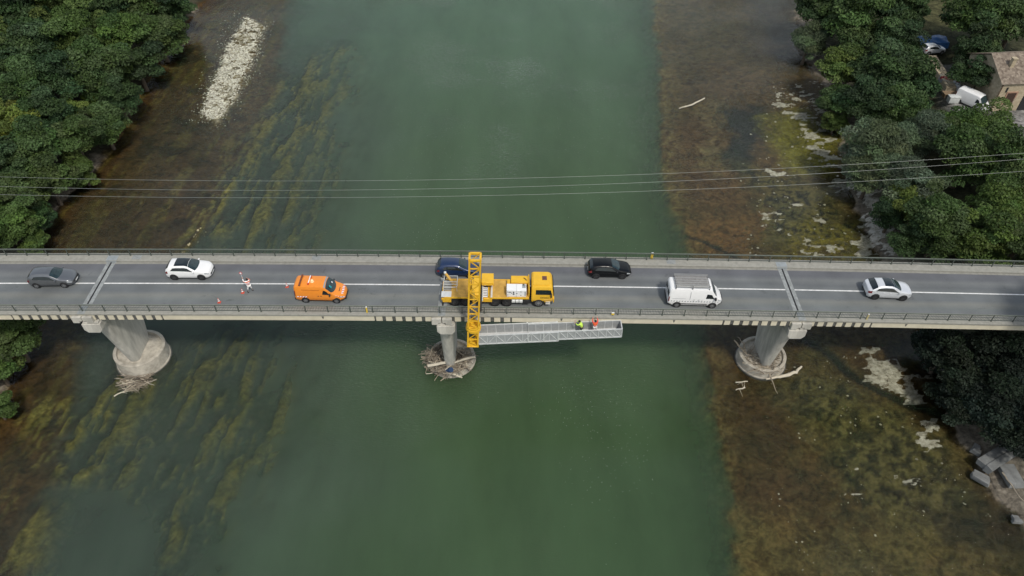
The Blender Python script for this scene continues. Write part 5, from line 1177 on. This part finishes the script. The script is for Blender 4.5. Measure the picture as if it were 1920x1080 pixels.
def pile(x, y, z0, n, rad, spread, seed, label, a0=0.0, asp=6.28, hmax=0.9):
    rg = random.Random(seed); b = MB()
    for i in range(n):
        a = a0+rg.uniform(-asp/2, asp/2); rr_ = rad*(0.25+0.75*rg.random()**0.7)
        stick(b, (x+rr_*math.cos(a), y+rr_*math.sin(a), z0+hmax*rg.random()*(1-rr_/rad*0.6)), (a+1.57+rg.gauss(0, 0.55) if rg.random() < 0.6 else rg.gauss(0.1, 0.5)) if spread else rg.gauss(0.15, 0.35), rg.uniform(0.8, 2.7), rg.uniform(0.025, 0.075), rg.gauss(0.05, 0.22), rg, rg.choice((wood, wood, wood2, wood2, wood_dk, wood_pale)))
    for i in range(n*2):
        a = a0+rg.uniform(-asp/2, asp/2); rr_ = rad*rg.random()**0.5
        stick(b, (x+rr_*math.cos(a), y+rr_*math.sin(a), z0+hmax*0.6*rg.random()), rg.uniform(0, 6.3), rg.uniform(0.5, 1.4), rg.uniform(0.015, 0.035), rg.gauss(0.1, 0.3), rg, rg.choice((wood, wood2)), fork=False)
    o = b.build('driftwood_heap', None, None); tag(o, label, 'driftwood', kind='stuff'); return o
XM, XL, XR = PIER[1][0], PIER[0][0], PIER[2][0]
pile(XM-0.35, -0.75, -10.45, 190, 2.35, True, 11, 'thick tangle of grey driftwood caught round the middle pier', a0=-2.0, asp=5.2, hmax=1.35)
pile(XL+0.3, -3.15, ZW+0.05, 60, 1.5, False, 12, 'flat raft of bleached driftwood against the front of the left pier', hmax=0.35)
pile(XR-0.1, -0.7, -10.25, 46, 2.1, True, 13, 'loose tangle of pale driftwood on the right pier base', a0=-1.57, asp=5.0, hmax=0.6)
def log(name, pts, rads, label, m=wood_pale, group='large driftwood logs', twigs=0, cat='log'):
    b = MB(); P = [Vector(at(*p)) for p in pts]; rg = random.Random(len(label)); full = []
    for i in range(len(P)-1):
        for k_ in range(4): full.append(P[i].lerp(P[i+1], k_/4)+Vector((rg.gauss(0, .03), rg.gauss(0, .03), rg.gauss(0, .02))))
    full.append(P[-1]); rs = np.interp(np.linspace(0, len(rads)-1, len(full)), range(len(rads)), rads)
    b.tube(full, list(rs), 8)
    for _ in range(twigs):
        k_ = rg.randint(1, len(full)-2); e_ = full[k_]+Vector((rg.gauss(0, .5), rg.gauss(0, .5), rg.uniform(.05, .35))); b.tube([full[k_], e_], [rs[k_]*.5, rs[k_]*.15], 5)
    tag(b.build(name, m, None, smooth=True), label, cat, group)
log('driftwood_log', [(1437,711,-10.9),(1462,706,-10.8),(1480,702,-10.7),(1492,697,-10.6),(1503,687,-10.4)], [.07,.16,.18,.16,.10], 'long bent white log sticking out right of the right pier base', twigs=1)
log('driftwood_log', [(803,686,-9.5),(835,680,-9.1)], [.17,.14], 'short thick pale log on the left side of the middle pier heap')
log('driftwood_log', [(852,680,-9.2),(872,673,-9.4),(891,669,-9.7)], [.07,.13,.11], 'long pale log pointing right on the middle pier heap')
log('driftwood_log', [(838,698,-9.9),(855,703,-10.1),(866,708,-10.5)], [.10,.11,.07], 'thin pale log lying at the front edge of the middle pier heap')
log('driftwood_log', [(1377,638,-8.9),(1386,650,-9.4),(1397,661,-9.8)], [.06,.10,.09], 'grey pole leaning out from the left side of the right pier base', wood)
log('driftwood_log', [(1384,632,-8.6),(1394,644,-9.2),(1399,664,-9.8)], [.03,.06,.07], 'thin curved branch standing upright beside the grey leaning pole', wood)
log('driftwood_log', [(1436,683,-9.8),(1447,712,-10.8),(1458,738,-11.05)], [.07,.06,.03], 'slender pole slanting down from the right pier base into the algae', wood)
log('driftwood_log', [(1380,717,-11.0),(1402,715,-10.9)], [.06,.05], 'short pale forked branch in the shallows below the right pier', twigs=4)
log('driftwood_log', [(1380,731,-11.05),(1393,728,-10.95),(1397,727,-10.95)], [.04,.07,.05], 'small pale branch in the shallows, under the forked branch', twigs=3)
log('driftwood_log', [(1274,203,-11.05),(1298,196,-10.95),(1321,184,-10.9)], [.07,.13,.09], 'long pale trunk stranded on the brown shelf far above the bridge', twigs=2)
log('driftwood_log', [(1880,886,-9.6),(1900,915,-9.4),(1925,950,-9.2)], [.07,.06,.05], 'thin pale pole lying across the dark bank by the broken slabs', wood)
q_ = at(842, 694, -9.75); b = MB(); b.lathe([(0.02, -0.45), (0.27, -0.45), (0.29, -0.25), (0.27, -0.2), (0.29, 0.2), (0.27, 0.25), (0.27, 0.45), (0.02, 0.45)], n=18); tag(b.build('barrel', mat('barrel_blue', (0.018, 0.045, 0.11), 0.45), None, smooth=True, loc=tuple(q_)), 'dark blue plastic barrel wedged in the driftwood at the middle pier', 'barrel').rotation_euler = (0.7, 0.5, 0.4)
def slab(px0, py0, px1, py1, wd, th, z, label, tilt=0.0, seed=1, notch=0.5):
    a_, c_ = at(px0, py0, z), at(px1, py1, z); d = c_-a_; ln = math.hypot(d[0], d[1]); rg = random.Random(seed)
    g_ = max(ground_z((a_[0]+c_[0])/2, (a_[1]+c_[1])/2), -11.1); b = MB()
    b.prism([(-ln/2, -th/2), (-ln/2+0.1, th/2), (ln/2-0.15, th/2), (ln/2, -th/2+0.05)], -wd/2, -wd*0.06); b.prism([(-ln/2+0.2*notch, -th/2), (-ln/2+0.25*notch, th/2-.06), (ln/2-0.3, th/2-.06), (ln/2, -th/2)], -wd*0.06+0.002, wd/2)
    b.v = [(x+rg.gauss(0, .05), y+rg.gauss(0, .03), zz+rg.gauss(0, .02)) for x, y, zz in b.v]
    o = b.build('concrete_slab', mat('weathered_shaded_concrete', (0.15, 0.155, 0.15), 0.9, var=0.3, scale=1.5, bump=0.3), None, loc=((a_[0]+c_[0])/2, (a_[1]+c_[1])/2, g_+th*0.45+abs(tilt)*ln*0.3), bevel=0.02, seg=1)  # weathered grey, darkened so the shade over the slabs is in the colour
    o.rotation_euler = (0, tilt, math.atan2(d[1], d[0])); tag(o, label, 'concrete slab', 'broken slabs on the right bank')
slab(1843, 876, 1900, 838, 1.5, 0.7, -10.2, 'longest grey concrete slab, slanting up under the shaded trees', 0.05, 1)
slab(1826, 882, 1862, 902, 0.9, 0.55, -10.4, 'pale split concrete block nearest the algae', 0.02, 2)
slab(1884, 868, 1908, 912, 1.5, 0.6, -10.2, 'broad grey concrete slab, rightmost of the broken pieces', -0.06, 3)
slab(1826, 832, 1846, 842, 1.1, 0.5, -10.2, 'small slab lying above the longest one', 0.1, 4)
slab(1904, 966, 1924, 968, 0.7, 0.4, -10.2, 'small pale slab alone at the lower right edge', 0.1, 5)

# stones: the gravel bar, the islet and loose rocks on the shelf
def stones(name, pts, label, colr, seed):
    rg = np.random.default_rng(seed); ico = bpy.data.meshes.new('tmp'); bm = bmesh.new(); bmesh.ops.create_icosphere(bm, subdivisions=1, radius=1); V0 = np.array([v.co[:] for v in bm.verts]); F0 = np.array([[v.index for v in f.verts] for f in bm.faces]); bm.free(); bpy.data.meshes.remove(ico)
    Vs = []; Fs = []; Ts = []
    for i, (x, y, z, s_) in enumerate(pts):
        j = 1+rg.normal(size=(len(V0), 1))*0.16; a = rg.uniform(0, 6.28); ca, sa = math.cos(a), math.sin(a); v = V0*j*np.array([s_, s_*rg.uniform(.55, .95), s_*rg.uniform(.3, .55)])
        v = np.stack([v[:, 0]*ca-v[:, 1]*sa, v[:, 0]*sa+v[:, 1]*ca, v[:, 2]], 1)+np.array([x, y, z]); Vs.append(v); Fs.append(F0+i*len(V0)); Ts.append(np.full((len(V0), 3), 1.0)*np.array(colr)*rg.uniform(0.55, 1.25))
    m, t, p = nodes(name+'_stone'); p.inputs['Roughness'].default_value = 0.9; a = t.nodes.new('ShaderNodeAttribute'); a.attribute_name = 'tone'; nn = t.nodes.new('ShaderNodeTexNoise'); nn.inputs['Scale'].default_value = 6
    mx_ = t.nodes.new('ShaderNodeMix'); mx_.data_type = 'RGBA'; mx_.blend_type = 'MULTIPLY'; mx_.inputs['Factor'].default_value = 0.0; t.links.new(a.outputs['Color'], mx_.inputs['A']); t.links.new(nn.outputs['Color'], mx_.inputs['B']); t.links.new(mx_.outputs['Result'], p.inputs['Base Color'])
    o = np_mesh(name, np.concatenate(Vs), np.concatenate(Fs), m, smooth=False, cols={'tone': np.concatenate(Ts)}); tag(o, label, name.split('_')[0], kind='stuff')
rg = np.random.default_rng(5)
def scatter(poly, n, smin, smax, soft=0.0, zoff=0.0, dens=None):
    P = line(poly); lo, hi = P.min(0)-soft, P.max(0)+soft; X = rg.uniform(lo[0], hi[0], n); Y = rg.uniform(lo[1], hi[1], n)
    sd = poly_sd(X, Y, P, False); keep = sd > -soft*rg.random(n)**2
    if dens is not None: keep &= dens(X, Y)
    X, Y = X[keep], Y[keep]; s_ = smin+(smax-smin)*rg.random(len(X))**3
    Z, _ = terrain(X, Y)
    ix = np.clip(np.searchsorted(xs, X), 0, len(xs)-1); iy = np.clip(np.searchsorted(ys, Y), 0, len(ys)-1); Zr = GZ[iy, ix]
    return [(x, y, ZW+z+s*0.15+zoff, s) for x, y, z, s in zip(X, Y, Zr, s_)]
bar_poly = [(462,36),(492,50),(474,108),(442,178),(406,226),(384,214),(394,172),(412,138),(428,88)]
stones('gravel_bar', scatter(bar_poly, 20000, 0.05, 0.21, 1.1, dens=lambda X, Y: fbm(X*0.9, Y*0.9, 51, 3) > 0.40+0.12*fbm(X*0.2, Y*0.2, 52)*(X-line([(430,130)])[0][0] < -1))+scatter([(440,20),(505,40),(480,130),(450,190),(405,235),(360,222),(380,160),(400,120),(410,70)], 1500, 0.05, 0.16, 2.0), 'long bar of pale gravel and stones in the brown shallows at upper left', (0.52, 0.51, 0.41), 21)
stones('gravel_islet', scatter([(378,424),(384,430),(352,474),(338,478)], 500, 0.06, 0.20, 0.3, dens=lambda X, Y: fbm(X*1.5, Y*1.5, 55, 3) > 0.46), 'small sliver of yellowish stones behind the far railing at left', (0.50, 0.44, 0.26), 22)
shelf_poly = [(1440,150),(1540,150),(1600,330),(1640,480),(1400,480),(1380,330)]; shelf2 = [(1440,700),(1560,650),(1700,700),(1790,840),(1880,980),(1500,1075),(1400,900)]
stones('shelf_rocks', scatter(shelf_poly, 900, 0.04, 0.26, 0, dens=lambda X, Y: fbm(X*0.5, Y*0.5, 81, 3) > 0.5)+scatter(shelf2, 420, 0.04, 0.16, 0, dens=lambda X, Y: fbm(X*0.4, Y*0.4, 82, 3) > 0.52), 'scattered pale stones over the algae covered rock shelf at right', (0.34, 0.32, 0.25), 23)
# flecks of foam drifting on the green water
rgf = np.random.default_rng(9); b = MB()
for _ in range(900):
    k_ = rgf.integers(0, 3); t_ = rgf.random()
    px, py = ((1000+200*t_+rgf.normal()*60, 620+300*t_+rgf.normal()*80), (815+40*rgf.normal(), 200+260*t_), (1130+60*rgf.normal(), 150+330*t_))[k_]
    if px > 1225 or (470 < py < 610): continue
    p_ = at(px, py, ZW); r_ = rgf.uniform(0.010, 0.024); b.lathe([(r_, 0.0), (r_*0.7, r_*0.35), (0.002, r_*0.45)], (p_[0], p_[1], ZW), 6, cap=False)
tag(b.build('foam_flecks', mat('foam_grey', (0.5, 0.53, 0.48), 0.7), None), 'tiny white foam flecks drifting on the green river', 'foam', kind='stuff')

# ------------------------------------------------------------------ cones, people, small things on the bridge
def cone(px, py, label):
    p_ = at(px, py, 0); z = zb(p_[0]); t = thing('traffic_cone', label, 'traffic cone', (p_[0], p_[1], z+0.002), group='traffic cones round the works van')
    b = MB(); b.box((0, 0, 0.02), (0.38, 0.38, 0.04)); b.build('base', cone_orange, t, bevel=0.01, seg=1)
    b = MB(); rr_ = lambda h: 0.15-0.12*h/0.72
    for h0, h1, m_ in ((0.04, .24, cone_orange), (.24, .40, refl_white), (.40, .50, cone_orange), (.50, .62, refl_white), (.62, .74, cone_orange)): b.lathe([(rr_(h0), h0), (rr_(h1), h1)], n=16, m=m_, cap=h1 > 0.7)
    b.build('body', None, t, smooth=True); t.scale = (0.8, 0.8, 0.75)
cone(412, 569, 'red and white cone alone near the left end of the near railing'); cone(456, 551, 'red and white cone next to the signalling road worker'); cone(539, 540, 'red and white cone on the white line behind the orange van')
skin_m = mat('skin', (0.42, 0.24, 0.17), 0.6); hair_m = mat('dark_hair', (0.012, 0.010, 0.009), 0.7)
def skinned(name, chains, m, parent, sub=1):
    """one continuous surface grown over joint chains [(points, radii)] that share their first points"""
    vs, es, rs = [], [], []; idx = {}
    def vid(p, r_):
        k_ = tuple(round(c, 4) for c in p)
        if k_ not in idx: idx[k_] = len(vs); vs.append(p); rs.append(r_)
        return idx[k_]
    for pts, rad in chains:
        ids = [vid(tuple(p), r_) for p, r_ in zip(pts, rad)]
        es += [(a, c) for a, c in zip(ids, ids[1:]) if a != c]
    me = bpy.data.meshes.new(name); me.from_pydata(vs, es, []); o = bpy.data.objects.new(name, me); COL.objects.link(o)
    sk = o.modifiers.new('skin', 'SKIN'); sk.use_smooth_shade = True
    for i, r_ in enumerate(rs): me.skin_vertices[0].data[i].radius = (r_, r_); me.skin_vertices[0].data[i].use_root = (i == 0)
    o.modifiers.new('sub', 'SUBSURF').levels = sub; o.modifiers['sub'].render_levels = sub
    bpy.context.view_layer.update(); m2_ = bpy.data.meshes.new_from_object(o.evaluated_get(bpy.context.evaluated_depsgraph_get()))
    bpy.data.objects.remove(o); m2_.materials.clear(); m2_.materials.append(m); m2_.polygons.foreach_set('use_smooth', [True]*len(m2_.polygons))
    q = bpy.data.objects.new(name, m2_); COL.objects.link(q); q.parent = parent; return q
def band_mat(name, base, bands, spec=()):
    """cloth with horizontal reflective bands at fixed heights on the garment"""
    m, t, p = nodes(name); p.inputs['Roughness'].default_value = 0.7; tc_ = t.nodes.new('ShaderNodeTexCoord'); s_ = t.nodes.new('ShaderNodeSeparateXYZ'); t.links.new(tc_.outputs['Object'], s_.inputs[0])
    mr_ = t.nodes.new('ShaderNodeMapRange'); mr_.inputs[1].default_value = 0; mr_.inputs[2].default_value = 2; t.links.new(s_.outputs['Z'], mr_.inputs[0]); rp_ = t.nodes.new('ShaderNodeValToRGB'); rp_.color_ramp.interpolation = 'CONSTANT'
    e_ = rp_.color_ramp.elements; e_[0].color = base+(1,); e_[1].position = 0.999; e_[1].color = base+(1,)
    for z0, z1, c_ in bands: q = e_.new(z0/2); q.color = c_+(1,); q = e_.new(z1/2); q.color = base+(1,)
    t.links.new(mr_.outputs[0], rp_.inputs[0]); t.links.new(rp_.outputs[0], p.inputs['Base Color']); return m
def person(label, loc, yaw, jacket, trousers, headgear, lean=0.0, arms=None, legs=0.12, squat=0.0, parent=None):
    t = thing('person', label, 'person', loc, (0, 0, yaw))
    hip = Vector((0, 0, 0.92-squat)); ch = hip+Vector((0.10*lean*2, 0, 0.34)); nk = hip+Vector((0.30*lean*2, 0, 0.56)); hd = nk+Vector((0.10*lean+0.02, 0, 0.12)); tp = hd+Vector((0.02, 0, 0.14))
    sh = [nk+Vector((0, s_*0.19, -0.06)) for s_ in (-1, 1)]
    if arms is None: arms = ([(0.02, -0.27, 1.18), (0.10, -0.27, 0.93)], [(0.02, 0.27, 1.18), (0.10, 0.27, 0.93)])
    el = [Vector(a[0]) for a in arms]; wr = [Vector(a[1]) for a in arms]
    kn = [Vector((0.06+squat*0.6, s_*(0.10+legs*0.4), 0.50-squat*0.4)) for s_ in (-1, 1)]; an = [Vector((0.0, s_*(0.10+legs), 0.09)) for s_ in (-1, 1)]; to = [a+Vector((0.17, 0.02*(1 if a.y > 0 else -1), -0.045)) for a in an]
    body = [([hip, ch, nk, hd, tp], [.135, .145, .058, .098, .062])]
    tr_c, jk = [], [([hip+Vector((0, 0, -.02)), ch, nk+Vector((0, 0, -.03))], [.155, .172, .085])]
    for i in (0, 1):
        hj = hip+Vector((0, (-1, 1)[i]*0.09, -0.06))
        body.append(([hip, hj, kn[i], an[i], to[i]], [.135, .085, .055, .042, .035])); body.append(([ch, sh[i], el[i], wr[i]], [.145, .055, .042, .03]))
        d = (wr[i]-el[i]).normalized(); side = d.cross(Vector((0, 0, 1))); side = side.normalized() if side.length > 0.1 else Vector((0, 1, 0)); palm = wr[i]+d*0.06
        body.append(([wr[i], palm], [.03, .034])); cur = side.cross(d)*-1
        for k_ in range(4):
            base_ = palm+d*0.03+side*(k_-1.5)*0.021; ln = (0.062, 0.072, 0.068, 0.052)[k_]
            body.append(([palm, base_, base_+d*ln*0.55, base_+d*ln*0.9+cur*ln*0.45], [.034, .011, .009, .008]))
        tb = palm-d*0.02+side*(-0.04); body.append(([palm, tb, tb+d*0.045-side*0.018], [.034, .012, .009]))
        tr_c.append(([hip+Vector((0, 0, -.02)), hj, kn[i], an[i]+Vector((0, 0, .04))], [.152, .104, .076, .066])); jk.append(([ch, sh[i], el[i], el[i].lerp(wr[i], .85)], [.172, .078, .062, .05]))
    skinned('body', body, skin_m, t); skinned('trousers', tr_c, trousers, t); skinned('jacket', jk, jacket, t)
    for i in (0, 1):
        b = MB(); b.box((an[i]+to[i])/2+Vector((0.01, 0, -.005)), (0.28, 0.11, 0.10)); b.build('boot', trim, t, bevel=0.03)
    b = MB(); fw_ = Vector((1, 0, 0))
    if headgear == 'hair': b.lathe([(0.105, -0.02), (0.112, 0.05), (0.095, 0.11), (0.05, 0.145), (0.005, 0.15)], n=14, cap=False); b.v = [(x*1.05-0.012, y*0.95, z) for x, y, z in b.v]; b.build('hair', hair_m, t, smooth=True, loc=hd)
    else: b.lathe([(0.150, 0.045), (0.125, 0.05), (0.122, 0.10), (0.09, 0.155), (0.005, 0.175)], n=16, cap=False); b.build('helmet', headgear, t, smooth=True, loc=hd)
    for s_ in (-1, 1):
        b = MB(); b.lathe([(0.002, -.012), (.013, -.006), (.013, .006), (.002, .012)], n=8); b.build('eye', trim, t, loc=hd+Vector((0.088, s_*0.036, 0.012)))
        b = MB(); b.lathe([(0.002, -.012), (.028, -.008), (.028, .008), (.002, .012)], n=8, axis='y'); b.build('ear', skin_m, t, loc=hd+Vector((0, s_*0.102, 0.0)))
    b = MB(); b.prism([(0.085, 0.02), (0.128, -0.022), (0.09, -0.03)], -0.016, 0.016); b.build('nose', skin_m, t, loc=hd)
    b = MB(); b.box((0.094, 0, -0.058), (0.012, 0.045, 0.010)); b.build('mouth', mat('lips', (0.28, 0.09, 0.08), 0.6), t, loc=hd)
    return t
W_ = (0.85, 0.85, 0.84); OR = (0.75, 0.13, 0.03)
p_ = at(471, 549, 0); zz = zb(p_[0])+0.012
person('person in white and orange striped work clothes signalling on the road with a raised paddle', (p_[0], p_[1], zz), R(128), band_mat('striped_jacket', W_, [(1.02, 1.10, (0.45, 0.05, 0.06)), (1.17, 1.24, (0.45, 0.05, 0.06)), (1.31, 1.42, OR)]), band_mat('pale_trousers', (0.80, 0.79, 0.76), [(0.0, 0.42, (0.20, 0.20, 0.20))]), 'hair',
       arms=([(0.16, -0.30, 1.26), (0.30, -0.18, 1.42)], [(0.22, 0.30, 1.36), (0.40, 0.26, 1.62)]))
M_ = Matrix.Rotation(R(128), 3, 'Z'); hnd = Vector((p_[0], p_[1], zz))+M_ @ Vector((0.43, 0.25, 1.70))
b = MB(); b.tube([hnd+Vector((0, 0, -0.12)), hnd+Vector((-0.02, 0.02, 0.42))], 0.016, 6, white_mat); b.lathe([(0.002, -0.012), (0.15, -0.012), (0.15, 0.012), (0.002, 0.012)], hnd+Vector((-0.02, 0.02, 0.56)), 18, 'y', refl_red); b.lathe([(0.002, -0.016), (0.10, -0.016), (0.10, 0.016), (0.002, 0.016)], hnd+Vector((-0.02, 0.02, 0.56)), 18, 'y', refl_white)
tag(b.build('signal_paddle', None, None), 'red and white round paddle held up by the road worker', 'sign')
def on_platform(px, v):
    s_ = (px-898)/270.0; q = A0+dirp*s_*LEN+across*v; return (q.x, q.y, q.z+TZ*0+0.10)
LIME = (0.55, 0.80, 0.10)
person('person in a lime yellow jacket and dark trousers working on the grey hanging platform', on_platform(1092, 0.62), R(165), band_mat('lime_jacket', LIME, []), mat('dark_trousers', (0.05, 0.055, 0.05), 0.8), 'hair', lean=0.35,
       arms=([(0.36, -0.22, 1.30), (0.58, -0.14, 1.42)], [(0.36, 0.24, 1.30), (0.60, 0.12, 1.42)]))
person('person in a red orange vest and white trousers reaching up from the platform', on_platform(1117, 0.62), R(95), band_mat('red_vest', (0.72, 0.08, 0.05), [(1.05, 1.11, W_), (1.20, 1.42, OR)]), mat('white_trousers', (0.62, 0.62, 0.60), 0.8), 'hair',
       arms=([(0.20, -0.26, 1.50), (0.34, -0.20, 1.74)], [(0.20, 0.26, 1.50), (0.34, 0.20, 1.74)]))
q_ = on_platform(1061, 0.45); b = MB(); b.box((0, 0, 0.16), (0.42, 0.34, 0.32)); b.box((0, 0, 0.345), (0.44, 0.36, 0.04)); b.box((0, 0, 0.38), (0.16, 0.03, 0.04)); tag(b.build('tool_box', white_mat, None, loc=q_, bevel=0.012, seg=1), 'white tool box on the platform floor, left of the lime jacket', 'box')
for px, lb in ((1100, 'black round bucket standing between the two platform workers'), ):
    q_ = on_platform(px, 0.45); b = MB(); b.lathe([(0.13, 0.0), (0.17, 0.36), (0.19, 0.36), (0.16, 0.34), (0.12, 0.03), (0.002, 0.03)], n=16); tag(b.build('bucket', trim, None, loc=q_, smooth=True), lb, 'bucket')
q_ = on_platform(1108, 0.5); b = MB(); b.box((0, 0, 0.14), (0.55, 0.36, 0.28)); b.box((0, 0, 0.30), (0.4, 0.04, 0.04)); tag(b.build('equipment_case', trim, None, loc=q_, bevel=0.015, seg=1), 'black equipment case at the feet of the red vested worker', 'case')
b = MB(); rgc = random.Random(4); L_ = []
for i in range(30):
    s_ = 1126+i*1.2; q = Vector(on_platform(s_, 0.55+0.28*math.sin(i*0.8))); L_.append((q.x, q.y, q.z+0.03+0.10*abs(math.sin(i*0.5))))
b.tube(L_, 0.022, 6); tag(b.build('cable', trim, None, smooth=True), 'black cable coiled on the platform floor near its right end', 'cable')
# small marker plates on the railings
def plate(px, py, y, z, wd, ht, m, label, name='marker_post'):
    X_ = at_y(px, py, y)[0]; zz_ = zb(X_); b = MB(); b.box((0, 0, z), (wd, 0.10, ht), m); b.box((0, 0, z+ht/2+0.03), (wd*0.9, 0.09, 0.06), white_mat); b.box((0, 0, 0.25), (0.05, 0.05, 0.5), trim)
    tag(b.build(name, None, None, loc=(X_, y, zz_+0.0)), label, 'marker post')
yel = mat('sign_yellow', (0.72, 0.50, 0.05), 0.5)
plate(1222, 483, 3.99, 0.62, 0.22, 0.75, yel, 'short yellow marker post on the far railing right of the black car')
plate(687, 578, -4.06, 0.62, 0.13, 0.70, yel, 'narrow yellow marker on the near railing right of the orange van')
plate(1149, 590, -4.06, 0.42, 0.26, 0.22, yel, 'small yellow plate low on the near railing above the platform end')
plate(1631, 586, -4.06, 0.55, 0.12, 0.70, mat('faded_yellow', (0.5, 0.42, 0.2), 0.6), 'faded yellow marker on the near railing right of the last joint')
